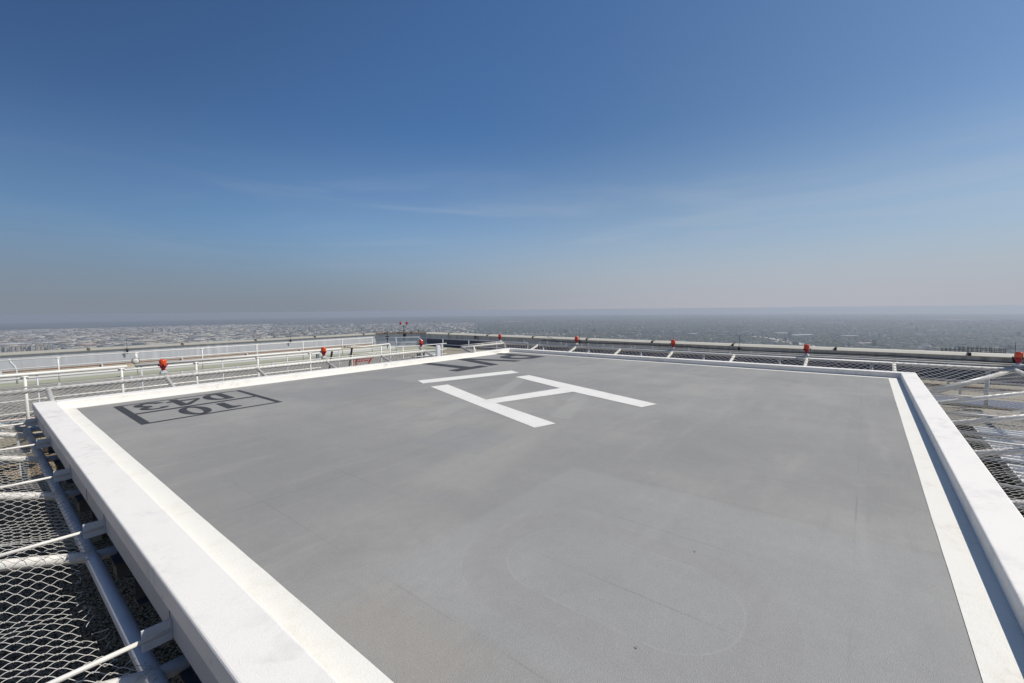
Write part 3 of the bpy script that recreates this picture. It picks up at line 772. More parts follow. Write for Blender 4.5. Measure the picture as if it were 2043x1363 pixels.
# red ladder frame
t = thing('ladder_frame', 'red painted steel frame below the back left net', 'ladder frame', (10.6, 17.1, -.9))
m_ = MB()
for (a, b) in (((-.48, 0, -.1), (-.32, 0, .86)), ((-.30, 0, -.1), (-.14, 0, .86)), ((-.2, 0, .80), (.62, 0, .83)), ((.62, 0, .83), (.42, 0, .60)), ((-.2, 0, .72), (.55, 0, .74))):
    m_.beam(a, b, .06, .05)
m_.build('frame', M['redpipe'], t)
m_ = MB()
for k in range(5): m_.beam((-.46 + .03 * k, 0, .05 + .17 * k), (-.28 + .03 * k, 0, .05 + .17 * k), .03, .03)
m_.build('rung', M['redpipe'], t)
# white door panel + frame
t = thing('stair_door', 'white door panel standing open in the stair enclosure', 'door', (13.15, 15.0, -1.0))
MB().box((.06, -.02, .0), (.24, .02, 1.44)).build('panel', M['doorwhite'], t, bevel=.008)
m_ = MB(); m_.box((.0, -.02, 0), (.05, .03, 1.46)); m_.build('frame', M['steel'], t)
MB().box((.19, -.05, .7), (.22, -.021, .76)).build('handle', M['blackiron'], t)
t = thing('equipment_cabinet', 'low grey cabinet next to the white door panel', 'cabinet', (13.9, 16.6, -1.0))
MB().box((-.35, -.3, 0), (.35, .3, 1.05)).build('body', M['box'], t, bevel=.02)
MB().box((-.32, -.312, .08), (.32, -.301, .98)).build('door', M['steel'], t)
# junction box on a stalk
t = thing('junction_box', 'small grey junction box left of the second red light', 'junction box', (8.33, 16.3, -.6))
MB().tube([(0, 0, -.4), (0, 0, .82)], .014, 6).build('stalk', M['steel'], t)
MB().box((-.055, -.04, .80), (.055, .04, .99)).build('housing', M['box'], t, bevel=.008)
# round floodlight
t = thing('floodlight', 'round white floodlight with black rim on the walkway railing', 'floodlight', (4.84, 26.75, -.24))
d_ = (-.18, -1, .12)
MB().lathe([(.02, -.14), (.09, -.12), (.13, -.02), (.14, .0)], (0, 0, 0), 24, d_).build('bowl', M['blackiron'], t, smooth=True)
MB().lathe([(.132, .004), (.128, .018), (.05, .034), (.01, .038)], (0, 0, -.004), 24, d_).build('reflector', M['pipe_old'], t, smooth=True)
MB().lathe([(.136, -.03), (.150, -.03), (.150, .0), (.136, .0)], (0, 0, 0), 24, d_).build('rim', M['blackiron'], t, smooth=True)
MB().tube([(.02, .12, .0), (.05, .2, .22), (.06, .22, .34)], .025, 8).build('bracket', M['pipe'], t, smooth=True)
# bent vent pipe at far left
t = thing('vent_pipe', 'bent grey vent pipe against the left parapet wall', 'vent pipe', (1.15, 28.5, -1.0))
MB().tube([(.02, 0, 0), (.02, 0, .62), (-.02, 0, .78), (-.12, 0, .95), (-.16, 0, 1.10)], .035, 10).build('tube', M['steel'], t, smooth=True)
# pipeline on thin stands
t = thing('pipeline', 'long white pipe on thin stands between the two left railings', 'pipe')
MB().tube([(-3, 18.6, .295), (3.14, 18.6, .285)], .052, 12).build('tube', M['pipe'], t, smooth=True)
MB().tube([(3.34, 18.6, .29), (10.6, 18.6, .30)], .052, 12).build('tube', M['pipe'], t, smooth=True)
for x_ in (-1.2, 1.15, 3.50, 5.85, 8.2, 10.5):
    MB().tube([(x_, 18.6, -1.70), (x_, 18.6, .25)], .019, 8).build('stand', M['steel'], t, smooth=True)
# slender cable hanging on posts
# ------------------------------------------------------------------ clutter at the far left under the net
def duct(label, p, q, w, h, m, nm='duct'):
    p = Vector(p); q = Vector(q); t = thing(nm, label, nm, tuple(p))
    MB().beam((0, 0, 0), tuple(q - p), w, h).build('casing', m, t, bevel=.01)
    d = (q - p).normalized(); L = (q - p).length; m_ = MB()
    for k in range(1, int(L / .9) + 1): m_.beam(tuple(d * (k * .9 - .02)), tuple(d * (k * .9 + .02)), w + .03, h + .03)
    m_.build('flange', m, t); return t
slabm = M['navy']
tag(slab('recess_shade_slab', (-6, 16.9, -1.698), (1.6, 19.4, -1.66), M['gravel_dark']), 'dark slab painted as shade in the recess at the far left', 'painted shade')  # dark slab colour paints in the shade of the recess
duct('wide tan sheet metal duct at the far left', (-3.0, 18.3, -1.25), (1.1, 16.9, -1.25), .85, .34, M['tanduct'])
duct('narrow tan duct beside the wide one', (-3.0, 16.9, -1.42), (.9, 15.6, -1.42), .38, .22, M['tanduct'])
duct('grey box duct behind the tan ducts', (-3.0, 19.0, -1.32), (1.4, 19.0, -1.32), .5, .5, M['box'])
for k, (y_, lb) in enumerate(((17.7, 'pinkish pipe between the tan ducts'), (18.9, 'pinkish pipe over the grey box duct'))):
    t = thing('pipe', lb, 'pipe', (0, y_, -1.0))
    MB().tube([(-2.6, .9, .02 - .0), (1.1, -.35, .02)], .026, 10).build('tube', painted('pink_pipe_%d' % k, (.60, .50, .46), (.3, .2, .15), .4), t, smooth=True)
    m_ = MB()
    for q_ in (0.2, .8): MB().box((-2.6 + 3.7 * q_ - .03, .9 - 1.25 * q_ - .03, -.68), (-2.6 + 3.7 * q_ + .03, .9 - 1.25 * q_ + .03, .0)).build('stand', M['steel'], t)
for (y_, z_, r_, lb) in ((15.0, -.75, .04, 'white pipe running under the corner of the left nets'), (14.3, -1.0, .035, 'thin white pipe low above the sunlit tan gravel'), (13.2, -.95, .03, 'cream pipe low above the sunlit tan gravel')):
    t = thing('pipe', lb, 'pipe', (0, y_, z_))
    MB().tube([(-5, .25, 0), (.68, -.05, 0)], r_, 10).build('tube', M['pipe'], t, smooth=True)
    m_ = MB()
    for x_ in (-3.5, -1.2, .55): MB().box((x_ - .02, .18 - .03 * (x_ + 5) - .02, -1.7 - z_), (x_ + .02, .18 - .03 * (x_ + 5) + .02, -.01)).build('stand', M['steel'], t)
t = thing('wood_crib', 'weathered timber blocks under the near left girder', 'timber', (.86, 9.9, -1.7))
m_ = MB()
for k in range(4): m_.box((-.25 + .01 * k, -.30 + .15 * k, 0), (.30, -.18 + .15 * k, .16))
m_.build('timber', M['tanduct'], t, bevel=.01)

# ------------------------------------------------------------------ right side: ribbed roofing, pipes, pits
t = thing('ribbed_roof_platform', 'white ribbed metal platform under the right net', 'roof platform', (0, 0, 0))
MB().box((5.2, -12, -1.16), (15.6, -2.19, -1.0)).build('panel', M['ribbed'], t)
m_ = MB()
for k in range(43): m_.box((5.3 + k * .24, -11.9, -1.0), (5.34 + k * .24, -2.2, -.965))
m_.build('rib', M['doorwhite'], t)
m_ = MB()
for x_ in (5.6, 8.8, 12.0, 15.2):
    for y_ in (-11, -7, -2.6): m_.box((x_ - .06, y_ - .06, -1.7), (x_ + .06, y_ + .06, -1.16))
m_.build('leg', M['under'], t)
tag(slab('pit_floor', (3.2, -2.17, -1.699), (18.7, 1.0, -1.68), M['gravel_dark']), 'dark strip on the pit floor below the right edge of the helipad', 'pit floor')  # thin dark strip laid over the floor of the pit
for (x0_, x1_, z_, m__, nm, lb) in ((15.62, 17.0, -1.02, M['gravel_grey'], 'roof_step', 'grey gravel step between white roofing and tan strip'),
                                    (17.0, 18.2, -.96, M['tan'], 'roof_step', 'tan roof strip right of the far curb corner')):
    tag(slab(nm, (x0_, -14, -1.69), (x1_ - .003, -1.35, z_), m__), lb, 'roof step')
tag(slab('channel_shade_strip', (19.0, -14, -.999), (20.2, 3, -.985), M['navy']), 'dark blue strip painted as channel shade beyond the right net corner', 'painted shade')  # flat strip, its dark colour stands in for a shaded sunken channel
def xpipe(x_, z_, r_, m__, lb, y0=-13, y1=-1.45):
    t = thing('pipe', lb, 'pipe', (x_, y1, z_))
    MB().tube([(0, 0, 0), (.03, (y0 - y1) / 2, .0), (0, y0 - y1, 0)], r_, 10).build('tube', m__, t, smooth=True)
    m_ = MB(); base = -1.0 - z_
    for k in range(1, 6):
        yy = (y0 - y1) * k / 6; MB().box((-.03, yy - .03, base), (.03, yy + .03, -.005)).build('stand', M['steel'], t)
xpipe(22.0, -.88, .045, M['rust'], 'rusty pipe across the tan roof near the right wall', y1=-.5)
xpipe(23.6, -.85, .03, M['pipe'], 'white pipe across the tan roof at the foot of the right wall', y1=-.5)
xpipe(20.9, -.80, .035, M['pipe'], 'white pipe across the tan roof behind the net corner', y1=-.5)
xpipe(16.4, -.85, .035, M['rust'], 'rusty pipe on the grey gravel step')
xpipe(15.75, -.78, .03, M['pipe_old'], 'pale pipe along the edge of the white ribbed platform')
xpipe(17.6, -.80, .03, M['pipe'], 'white pipe above the tan roof strip')
xpipe(13.2, -.70, .04, M['steel'], 'grey pipe crossing above the white ribbed platform')
xpipe(11.2, -.72, .03, M['steel'], 'thin grey pipe crossing the middle of the white platform')
xpipe(8.6, -.60, .035, M['pipe'], 'white pipe crossing the near end of the white platform')

# ------------------------------------------------------------------ debris on the deck (a few dry leaves)
def leaf(x, y, a, L, lb):
    m_ = MB(); c, s_ = math.cos(a), math.sin(a)
    P_ = [(-L, 0, .004), (-.3 * L, .25 * L, .012), (L, 0, .008), (-.2 * L, -.3 * L, .006)]
    m_.add([(px * c - py * s_, px * s_ + py * c, pz) for px, py, pz in P_], [(0, 1, 2, 3)])
    o = m_.build('dry_leaf', M['rust']); o.location = (x, y, .002); tag(o, lb, 'leaf')
leaf(3.64, 1.02, .4, .015, 'tiny dark dry leaf on the deck right of the ghost oval')
leaf(2.36, .98, 1.2, .012, 'tiny reddish twig on the deck near the bottom of the photo')

# ------------------------------------------------------------------ the city 250 m below
ZG = -250.0
RG = 19200.0
mb = MB(); NS = 256
mb.add([(RG * math.cos(2 * math.pi * k / NS), RG * math.sin(2 * math.pi * k / NS), ZG) for k in range(NS)], [tuple(range(NS))])
def city_ground():
    m = mat('city_ground', (.1, .1, .1), .95, 0, .1); g = G(m)
    P = g.sep(); X, Y = P[0], P[1]
    # district mask: industrial, pale, towards +Y (left of the view)
    az = g.math('ARCTAN2', Y, X); dist = g.math('SQRT', g.math('ADD', g.math('MULTIPLY', X, X), g.math('MULTIPLY', Y, Y)))
    wn = g.noise(.00035, 4, .6)
    ind = g.math('MULTIPLY', g.ramp(g.math('ADD', az, g.math('MULTIPLY', wn, .6)), 1.12, 1.40), g.ramp(dist, 7500, 10500, 1, 0))
    ind2 = g.math('MULTIPLY', g.ramp(g.noise(.00055, 4, .6, off=(50, 20, 0)), .60, .68), .8)
    ind = g.math('MAXIMUM', ind, ind2)
    cell = g.sep(g.voro(.030, out='Color', rot=.35, metric='CHEBYCHEV', rnd=.75))
    cell2 = g.sep(g.voro(.011, out='Color', rot=.35, metric='CHEBYCHEV', rnd=.8))
    cell3 = g.sep(g.voro(.0035, out='Color', rot=.2, metric='CHEBYCHEV'))
    trees = g.mix(g.ramp(cell[0], .25, .75), (.022, .032, .026), (.055, .058, .055))
    res = g.mix(g.math('MULTIPLY', g.ramp(cell[1], .84, .9), g.ramp(wn, .3, .6)), trees, (.26, .25, .24))
    res = g.mix(g.ramp(cell2[0], .95, .97), res, (.34, .33, .31))
    indc = g.mix(g.ramp(cell2[1], .25, .55), (.14, .125, .11), (.34, .31, .26))
    indc = g.mix(g.ramp(cell2[2], .80, .84), indc, (.48, .45, .39))
    indc = g.mix(g.ramp(cell[2], .68, .72), indc, (.07, .08, .085))
    indc = g.mix(g.ramp(cell3[0], .8, .85), indc, (.10, .11, .09))
    c = g.mix(ind, g.scale(res, .75), indc)
    park = g.ramp(g.noise(.0014, 4, .6, off=(70, 7, 0)), .56, .64); c = g.mix(g.math('MULTIPLY', park, .75), c, (.028, .04, .03))
    road = g.voro(.0024, 'DISTANCE_TO_EDGE', rot=.35, rnd=.35)
    c = g.mix(g.ramp(road, .012, .03, .55, 0), c, (.20, .195, .185))
    big = g.noise(.0009, 5, .6)
    c = g.scale(c, g.math('ADD', g.math('MULTIPLY', g.ramp(big, .35, .65), .75), .55))
    g.col(c); return m
tag(mb.build('city_ground', city_ground()), kind='structure')

def in_view(n, rmin, rmax, a0_, a1_, power=1.0):
    a = RNG.uniform(a0_, a1_, n); r = np.sqrt(RNG.uniform(0, 1, n) ** power * (rmax ** 2 - rmin ** 2) + rmin ** 2)
    return r * np.cos(a), r * np.sin(a)
def boxes_mesh(name, xs, ys, w, d, h, ang, mats, mi):
    n = len(xs); V = np.zeros((n, 8, 3)); c, s_ = np.cos(ang), np.sin(ang)
    k = 0
    for dz in (0, 1):
        for sx, sy in ((-1, -1), (1, -1), (1, 1), (-1, 1)):
            lx = sx * w / 2; ly = sy * d / 2
            V[:, k, 0] = xs + lx * c - ly * s_; V[:, k, 1] = ys + lx * s_ + ly * c; V[:, k, 2] = ZG + dz * h; k += 1
    F = np.array([[4, 5, 6, 7], [0, 1, 5, 4], [1, 2, 6, 5], [2, 3, 7, 6], [3, 0, 4, 7]], np.int32)
    idx = (np.arange(n) * 8)[:, None, None] + F[None]
    me = bpy.data.meshes.new(name); me.vertices.add(n * 8); me.vertices.foreach_set('co', V.reshape(-1))
    me.loops.add(n * 20); me.loops.foreach_set('vertex_index', idx.reshape(-1).astype(np.int32))
    me.polygons.add(n * 5); me.polygons.foreach_set('loop_start', np.arange(n * 5, dtype=np.int32) * 4); me.polygons.foreach_set('loop_total', np.full(n * 5, 4, np.int32))
    for m in mats: me.materials.append(m)
    me.polygons.foreach_set('material_index', np.repeat(mi, 5).astype(np.int32)); me.update(); me.validate()
    o = bpy.data.objects.new(name, me); COL.objects.link(o); return o
cm = [mat('roof_white', (.52, .48, .41), .8), mat('roof_sand', (.38, .32, .24), .85), mat('roof_grey', (.24, .24, .25), .85), mat('roof_brown', (.26, .18, .14), .85), mat('roof_dark', (.08, .085, .09), .85)]
def facade(name, wallc, winc):
    m = mat(name, wallc, .8); g = G(m); P = g.sep()
    a = g.math('FRACT', g.math('DIVIDE', P[2], 3.4)); b = g.math('FRACT', g.math('DIVIDE', g.math('ADD', P[0], P[1]), 4.2))
    w = g.math('MULTIPLY', g.math('GREATER_THAN', a, .45), g.math('GREATER_THAN', b, .42))
    g.col(g.mix(w, wallc, winc)); return m
cm2 = [mat('house_roof_pale', (.42, .41, .39), .85), mat('house_roof_sand', (.26, .23, .19), .85), mat('house_roof_grey', (.14, .145, .15), .85), mat('house_roof_brown', (.15, .10, .08), .85), mat('house_roof_dark', (.055, .06, .065), .85)]
# industrial belt on the left
xs, ys = in_view(6500, 3600, 10500, math.radians(68), math.radians(100)); n = len(xs)
sz = RNG.lognormal(3.45, .55, n)
boxes_mesh_o = boxes_mesh('city_industrial_blocks', xs, ys, np.clip(sz * RNG.uniform(.9, 2.6, n), 14, 220), np.clip(sz, 12, 120), RNG.uniform(5, 13, n), .35 + RNG.choice([0, math.pi / 2], n), cm, RNG.choice(5, n, p=[.34, .30, .16, .10, .10]))
tag(boxes_mesh_o, 'pale industrial city blocks filling the plain at left', 'city', kind='stuff')
xs, ys = in_view(15000, 3300, 11000, math.radians(-14), math.radians(70)); n = len(xs)
sz = RNG.lognormal(2.65, .42, n)
o = boxes_mesh('city_residential_blocks', xs, ys, np.clip(sz * RNG.uniform(.9, 1.8, n), 8, 90), np.clip(sz, 8, 60), RNG.uniform(4, 9, n) + (RNG.uniform(0, 1, n) > .985) * RNG.uniform(8, 30, n), .2 + RNG.choice([0, math.pi / 2], n) + RNG.normal(0, .03, n), cm2, RNG.choice(5, n, p=[.05, .12, .25, .18, .40]))
tag(o, 'small houses and low blocks of the hazy plain at centre and right', 'city', kind='stuff')
xs, ys = in_view(2600, 4200, 9000, math.radians(44), math.radians(70)); n = len(xs); sz = RNG.lognormal(3.1, .5, n)
o = boxes_mesh('city_centre_blocks', xs, ys, sz * RNG.uniform(.9, 2.2, n), sz, RNG.uniform(5, 12, n), .35 + RNG.choice([0, math.pi / 2], n), cm, RNG.choice(5, n, p=[.3, .25, .2, .1, .15]))
tag(o, 'medium sized pale blocks behind the double beacon', 'city', kind='stuff')
# tree canopy of the suburbs
def canopies():
    xs, ys = in_view(16000, 3300, 8500, math.radians(-14), math.radians(98)); n = len(xs); r = RNG.uniform(5, 13, n)
    base = np.array([[1, 0, .25], [0, 1, .25], [-1, 0, .25], [0, -1, .25], [0, 0, 1.15]]); F = np.array([[0, 1, 4], [1, 2, 4], [2, 3, 4], [3, 0, 4]], np.int32)
    ang = RNG.uniform(0, 6.28, n); V = np.zeros((n, 5, 3))
    for k in range(5):
        bx, by, bz = base[k]; j = RNG.uniform(.7, 1.3, n)
        V[:, k, 0] = xs + r * j * (bx * np.cos(ang) - by * np.sin(ang)) * 1.3; V[:, k, 1] = ys + r * j * (bx * np.sin(ang) + by * np.cos(ang)) * 1.3; V[:, k, 2] = ZG + bz * r * j
    idx = (np.arange(n) * 5)[:, None, None] + F[None]
    me = bpy.data.meshes.new('city_trees'); me.vertices.add(n * 5); me.vertices.foreach_set('co', V.reshape(-1))
    me.loops.add(n * 12); me.loops.foreach_set('vertex_index', idx.reshape(-1).astype(np.int32)); me.polygons.add(n * 4)
    me.polygons.foreach_set('loop_start', np.arange(n * 4, dtype=np.int32) * 3); me.polygons.foreach_set('loop_total', np.full(n * 4, 3, np.int32))
    me.materials.append(mat('tree_green', (.045, .065, .035), .9)); me.update(); me.validate()
    o = bpy.data.objects.new('city_trees', me); COL.objects.link(o); tag(o, 'dark tree canopy between the distant houses', 'trees', kind='stuff')
canopies()
# named landmarks
white = mat('bright_white_roof', (.85, .84, .81), .7)
def warehouse(x, y, w, d, h, a, label, m=white, group=None, cat='warehouse'):
    t = thing('warehouse', label, cat, (x, y, ZG), group); t.rotation_euler = (0, 0, a)
    MB().box((-w / 2, -d / 2, 0), (w / 2, d / 2, h)).build('wall', cm[1], t)
    MB().box((-w / 2 - 1, -d / 2 - 1, h), (w / 2 + 1, d / 2 + 1, h + 1.2)).build('roof', m, t)
# direction across the view is (.63,-.78): angle -51 deg
AX = math.radians(-51)
warehouse(4470, 420, 190, 60, 16, AX + .15, 'large bright white roof beyond the seventh red light')
warehouse(4730, 590, 150, 50, 16, AX + .15, 'bright white roof left of the large one, beyond the right wall')
warehouse(4590, 100, 130, 40, 12, AX, 'low white roof right of the large bright roofs')
warehouse(9288, 2572, 130, 60, 14, AX, 'small white roof alone in the blue haze left of centre right')
warehouse(8190, 380, 300, 55, 14, AX, 'pale long roof in the haze at far right')
warehouse(13800, 800, 900, 160, 20, AX, 'very long pale roof near the horizon at right')
warehouse(14500, -700, 500, 120, 20, AX, 'pale roof near the horizon at the right edge')
warehouse(300, 5380, 330, 45, 12, AX + .5, 'long sand white warehouse roof at far left')
warehouse(200, 5480, 120, 40, 12, AX + .5, 'short white warehouse roof at far left')
warehouse(3760, -20, 120, 40, 10, AX, 'bright reddish white roof just above the right wall', mat('pinkish_roof', (.72, .62, .56), .8))
warehouse(7000, 5600, 420, 90, 14, AX + .1, 'wide pale roof in the haze behind the far corner')
GR = 'pale flat warehouses in the hazy city'
k = 0
for i in range(70):
    a = math.radians(random.uniform(60, 88)); r = random.uniform(4700, 8800)
    warehouse(r * math.cos(a), r * math.sin(a), random.uniform(70, 190), random.uniform(30, 70), random.uniform(8, 14), AX + .4 + random.choice((0, .05, -.05)),
              'pale flat warehouse on the industrial plain at left', random.choice((white, cm[1], cm[0])), GR)
for i in range(26):
    a = math.radians(random.uniform(-6, 55)); r = random.uniform(4200, 8200)
    warehouse(r * math.cos(a), r * math.sin(a), random.uniform(40, 120), random.uniform(25, 45), random.uniform(8, 16), AX + random.uniform(-.2, .2),
              'pale flat building among the distant suburbs', random.choice((cm[0], cm[1], cm[0])), 'pale flat buildings among the suburbs')
fac = [facade('tan_facade', (.36, .30, .24), (.12, .11, .10)), facade('pale_facade', (.48, .45, .40), (.16, .16, .17)), facade('grey_facade', (.30, .30, .31), (.10, .11, .13))]
def tower(x, y, w, d, h, a, label, m, group=None):
    t = thing('apartment_tower', label, 'apartment tower', (x, y, ZG), group); t.rotation_euler = (0, 0, a)
    MB().box((-w / 2, -d / 2, 0), (w / 2, d / 2, h)).build('facade', m, t)
    MB().box((-w / 2 - .5, -d / 2 - .5, h), (w / 2 + .5, d / 2 + .5, h + 1.5)).build('roof', cm[1], t)
    MB().box((-w / 6, -d / 6, h + 1.5), (w / 6, d / 6, h + 5)).build('stair_head', cm[2], t)
for i in range(17):   # row of slab blocks at the far left edge
    u = i / 16; x = 95 + 215 * u + random.uniform(-4, 4); y = 4080 + 20 * math.sin(i)
    tower(x - 20 * 0, y, 9.5, 26, random.uniform(52, 60) , .05, 'tan slab apartment block in the row at the far left edge', fac[i % 2], 'tan apartment blocks in a row at far left')
for (x, y, h) in ((338, 4300, 52), (352, 4300, 50)):
    tower(x, y, 8, 20, h, 0, 'slim grey apartment block right of the tan row at far left', fac[2], 'slim grey blocks at far left')
for i, (a, r, h, w) in enumerate(((77.5, 7200, 55, 30), (78.2, 7250, 50, 26), (76.9, 7300, 45, 24), (55, 5600, 30, 30), (9, 4300, 42, 22), (6.5, 4350, 46, 20), (22, 4700, 26, 40), (17.5, 4650, 30, 38))):
    a = math.radians(a); tower(r * math.cos(a), r * math.sin(a), w, 22, h, AX, 'pale block standing above the low roofs of the plain', fac[1], 'pale blocks above the plain')
# cluster of blocks beyond the right wall
for i in range(46):
    a = math.radians(random.uniform(9.5, 27)); r = random.uniform(4250, 4950)
    warehouse(r * math.cos(a), r * math.sin(a), random.uniform(30, 80), random.uniform(18, 35), random.uniform(10, 22), AX + random.choice((0, .1, math.pi / 2)),
              'pinkish pale block in the cluster beyond the right wall', random.choice((cm[1], cm[3], cm[0], cm[2])), 'pinkish blocks beyond the right wall')
# dry river / freeway running away beyond the light
m_ = MB(); pts = [(3330, 260), (3700, 400), (4050, 540), (4350, 760), (4700, 1100)]; ws = [55, 50, 42, 30, 20]
for i in range(4):
    (x0_, y0_), (x1_, y1_) = pts[i], pts[i + 1]; d = Vector((x1_ - x0_, y1_ - y0_)).normalized(); nn = Vector((-d.y, d.x))
    m_.add([(x0_ - nn.x * ws[i], y0_ - nn.y * ws[i], ZG + .5), (x0_ + nn.x * ws[i], y0_ + nn.y * ws[i], ZG + .5), (x1_ + nn.x * ws[i + 1], y1_ + nn.y * ws[i + 1], ZG + .5), (x1_ - nn.x * ws[i + 1], y1_ - nn.y * ws[i + 1], ZG + .5)], [(0, 1, 2, 3)])
rm = mat('pale_road', (.40, .36, .32), .9); g = G(rm); v = g.sep(g.voro(.05, out='Color')); g.col(g.mix(g.ramp(v[0], .4, .6), (.40, .34, .29), (.62, .58, .53)))
tag(m_.build('city_road', rm), kind='structure')

# neighbouring rooftop with scaffold lattice just beyond the right wall
t = thing('scaffold', 'dark scaffold lattice on a neighbouring rooftop beyond the right wall', 'scaffold', (60, -8.2, -2.5))
m_ = MB()
for k in range(15):
    yy = 2.2 - k * .30; hgt = .52 if k > 4 else .30 + .05 * k
    for dx in (0, .7): m_.tube([(dx, yy, -3), (dx, yy, hgt + .03 * (k % 3))], .018, 5)
for z_ in (.08, .26, .42):
    for dx in (0, .7): m_.tube([(dx, 2.2 - (1.2 if z_ > .3 else 0), z_), (dx, -2.1, z_)], .016, 5)
m_.build('lattice', M['blackiron'], t)
MB().box((-8, -16, -247.4), (14, 9, -3)).build('tower_block', cm[2], t)

# ------------------------------------------------------------------ haze
hz = bpy.data.materials.new('haze_air'); hz.use_nodes = True; nt = hz.node_tree; nt.nodes.clear()
out = nt.nodes.new('ShaderNodeOutputMaterial'); pv = nt.nodes.new('ShaderNodeVolumePrincipled')
pv.inputs['Color'].default_value = (.745, .80, .87, 1); pv.inputs['Density'].default_value = 1.15e-4; pv.inputs['Anisotropy'].default_value = .18
nt.links.new(pv.outputs[0], out.inputs['Volume'])
o = MB().box((-19600, -19600, ZG - 1), (19600, 19600, 3.0)).build('haze', hz); tag(o, 'pale haze over the whole city', 'haze', kind='stuff')

# ------------------------------------------------------------------ sky and sun
SUN = Vector((.58, -.67, 1.0)).normalized()
el = math.asin(SUN.z); az = math.atan2(SUN.x, SUN.y)       # Blender sky: rotation measured from +Y towards +X
w = bpy.data.worlds.new('World'); S.world = w; w.use_nodes = True; nt = w.node_tree; nt.nodes.clear()
out = nt.nodes.new('ShaderNodeOutputWorld'); bg = nt.nodes.new('ShaderNodeBackground'); sky = nt.nodes.new('ShaderNodeTexSky')
sky.sky_type = 'NISHITA'; sky.sun_disc = False; sky.sun_elevation = el; sky.sun_rotation = az
sky.altitude = 100; sky.air_density = 1.0; sky.dust_density = 1.0; sky.ozone_density = 3.0
bg.inputs['Strength'].default_value = .085
tc = nt.nodes.new('ShaderNodeTexCoord'); sp = nt.nodes.new('ShaderNodeSeparateXYZ'); nt.links.new(tc.outputs['Generated'], sp.inputs[0])
def wmr(v, a, b, c, d):
    n = nt.nodes.new('ShaderNodeMapRange'); nt.links.new(v, n.inputs[0]); n.interpolation_type = 'SMOOTHSTEP'
    for i, x in enumerate((a, b, c, d)): n.inputs[i + 1].default_value = x
    return n.outputs[0]
def wmix(f, a, b, mode='MIX'):
    n = nt.nodes.new('ShaderNodeMix'); n.data_type = 'RGBA'; n.blend_type = mode
    if isinstance(f, float): n.inputs[0].default_value = f
    else: nt.links.new(f, n.inputs[0])
    for i, v in ((6, a), (7, b)):
        if isinstance(v, tuple): n.inputs[i].default_value = (*v, 1)
        else: nt.links.new(v, n.inputs[i])
    return n.outputs[2]
# smog layer low over the horizon
z_ = sp.outputs['Z']
tint = wmix(wmr(sp.outputs['X'], -.1, .62, 0, 1), (.46, .61, .80), (.65, .93, 1.18))
tint = wmix(wmr(sp.outputs['X'], .62, 1.05, 0, 1), tint, (.74, .88, .97))
c = wmix(1.0, sky.outputs[0], tint, 'MULTIPLY')
smog = wmix(wmr(sp.outputs['X'], .40, 1.28, 0, 1), (2.70, 3.08, 3.66), (6.0, 6.05, 6.7))
upper = wmix(wmr(sp.outputs['X'], .1, 1.1, 0, 1), (2.2, 3.7, 5.6), (5.6, 6.7, 7.9))
c = wmix(wmr(z_, .04, .38, .50, 0.0), c, upper)
c = wmix(wmr(z_, -.02, .185, 1.0, 0.0), c, smog)
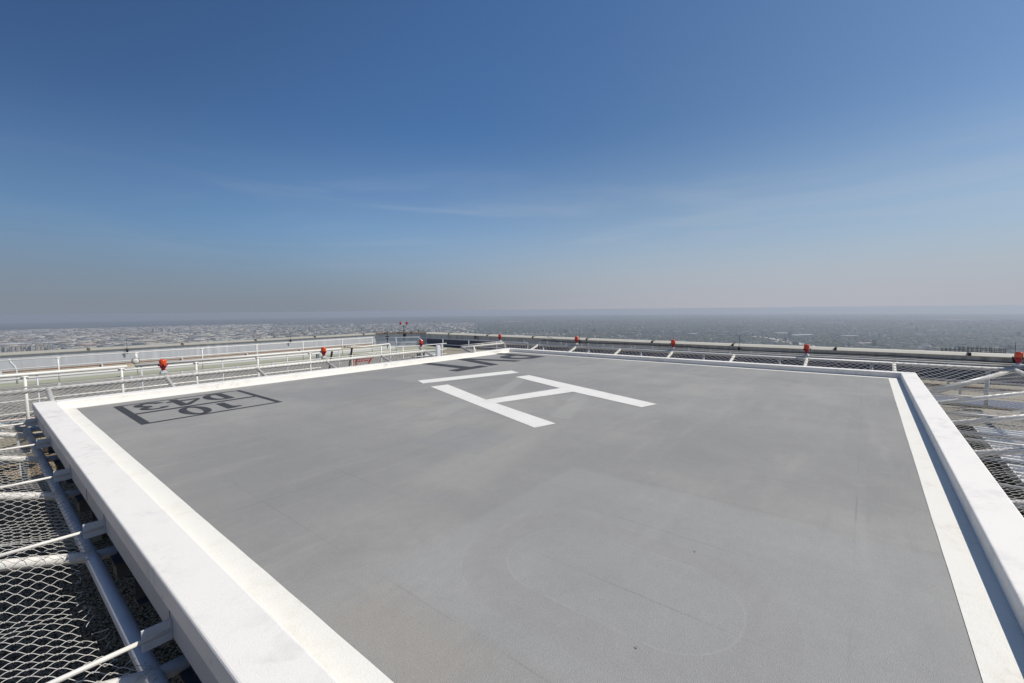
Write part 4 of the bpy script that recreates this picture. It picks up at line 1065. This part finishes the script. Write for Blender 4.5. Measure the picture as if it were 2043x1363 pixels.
# faint cirrus
mp = nt.nodes.new('ShaderNodeMapping'); nt.links.new(tc.outputs['Generated'], mp.inputs[0]); mp.inputs['Scale'].default_value = (.8, .8, 6); mp.inputs['Location'].default_value = (.3, .9, .2)
mp.inputs['Rotation'].default_value = (.10, .16, 0)
nz = nt.nodes.new('ShaderNodeTexNoise'); nt.links.new(mp.outputs[0], nz.inputs['Vector']); nz.inputs['Scale'].default_value = 2.6; nz.inputs['Detail'].default_value = 8; nz.inputs['Distortion'].default_value = .6
cf = nt.nodes.new('ShaderNodeMath'); cf.operation = 'MULTIPLY'; nt.links.new(wmr(nz.outputs['Fac'], .46, .72, 0, .27), cf.inputs[0])
cg = nt.nodes.new('ShaderNodeMath'); cg.operation = 'MULTIPLY'; nt.links.new(wmr(z_, .17, .33, 1, 0), cg.inputs[0]); nt.links.new(wmr(sp.outputs['X'], .05, .60, .25, 1), cg.inputs[1])
ch = nt.nodes.new('ShaderNodeMath'); ch.operation = 'MULTIPLY'; nt.links.new(cg.outputs[0], ch.inputs[0]); nt.links.new(wmr(z_, .06, .16, 0, 1), ch.inputs[1])
nt.links.new(ch.outputs[0], cf.inputs[1])
c = wmix(cf.outputs[0], c, (5.2, 5.9, 6.9))
nt.links.new(c, bg.inputs['Color']); nt.links.new(bg.outputs[0], out.inputs[0])
sl = bpy.data.lights.new('sun', 'SUN'); sl.energy = 4.3; sl.angle = math.radians(.53); sl.color = (1.0, .95, .87)
so_ = bpy.data.objects.new('sun', sl); COL.objects.link(so_); so_.location = (6, -8, 30)
so_.rotation_euler = SUN.to_track_quat('Z', 'Y').to_euler()

# ------------------------------------------------------------------ camera
cd = bpy.data.cameras.new('camera'); cam = bpy.data.objects.new('camera', cd); COL.objects.link(cam); S.camera = cam
cd.sensor_fit = 'HORIZONTAL'; cd.sensor_width = 36; cd.lens = 873.868 / 2043 * 36; cd.clip_start = .05; cd.clip_end = 60000
Mx = np.array([[0.62750596, -0.06172918, 0.77616092], [-0.77855763, -0.03799241, 0.62642205], [-0.0091803, -0.99736958, -0.07190019]])
right, up, back = Mx[:, 0], -Mx[:, 1], -Mx[:, 2]
cam.matrix_world = Matrix(((right[0], up[0], back[0], 0), (right[1], up[1], back[1], 0), (right[2], up[2], back[2], 2.0), (0, 0, 0, 1)))

S.render.engine = 'CYCLES'
S.view_settings.view_transform = 'Standard'; S.view_settings.look = 'None'; S.view_settings.exposure = 0; S.view_settings.gamma = 1
cy = S.cycles; cy.max_bounces = 6; cy.diffuse_bounces = 3; cy.glossy_bounces = 2; cy.transmission_bounces = 4; cy.volume_bounces = 0; cy.transparent_max_bounces = 8
cy.use_denoising = True
S.render.resolution_x = 1024; S.render.resolution_y = 683
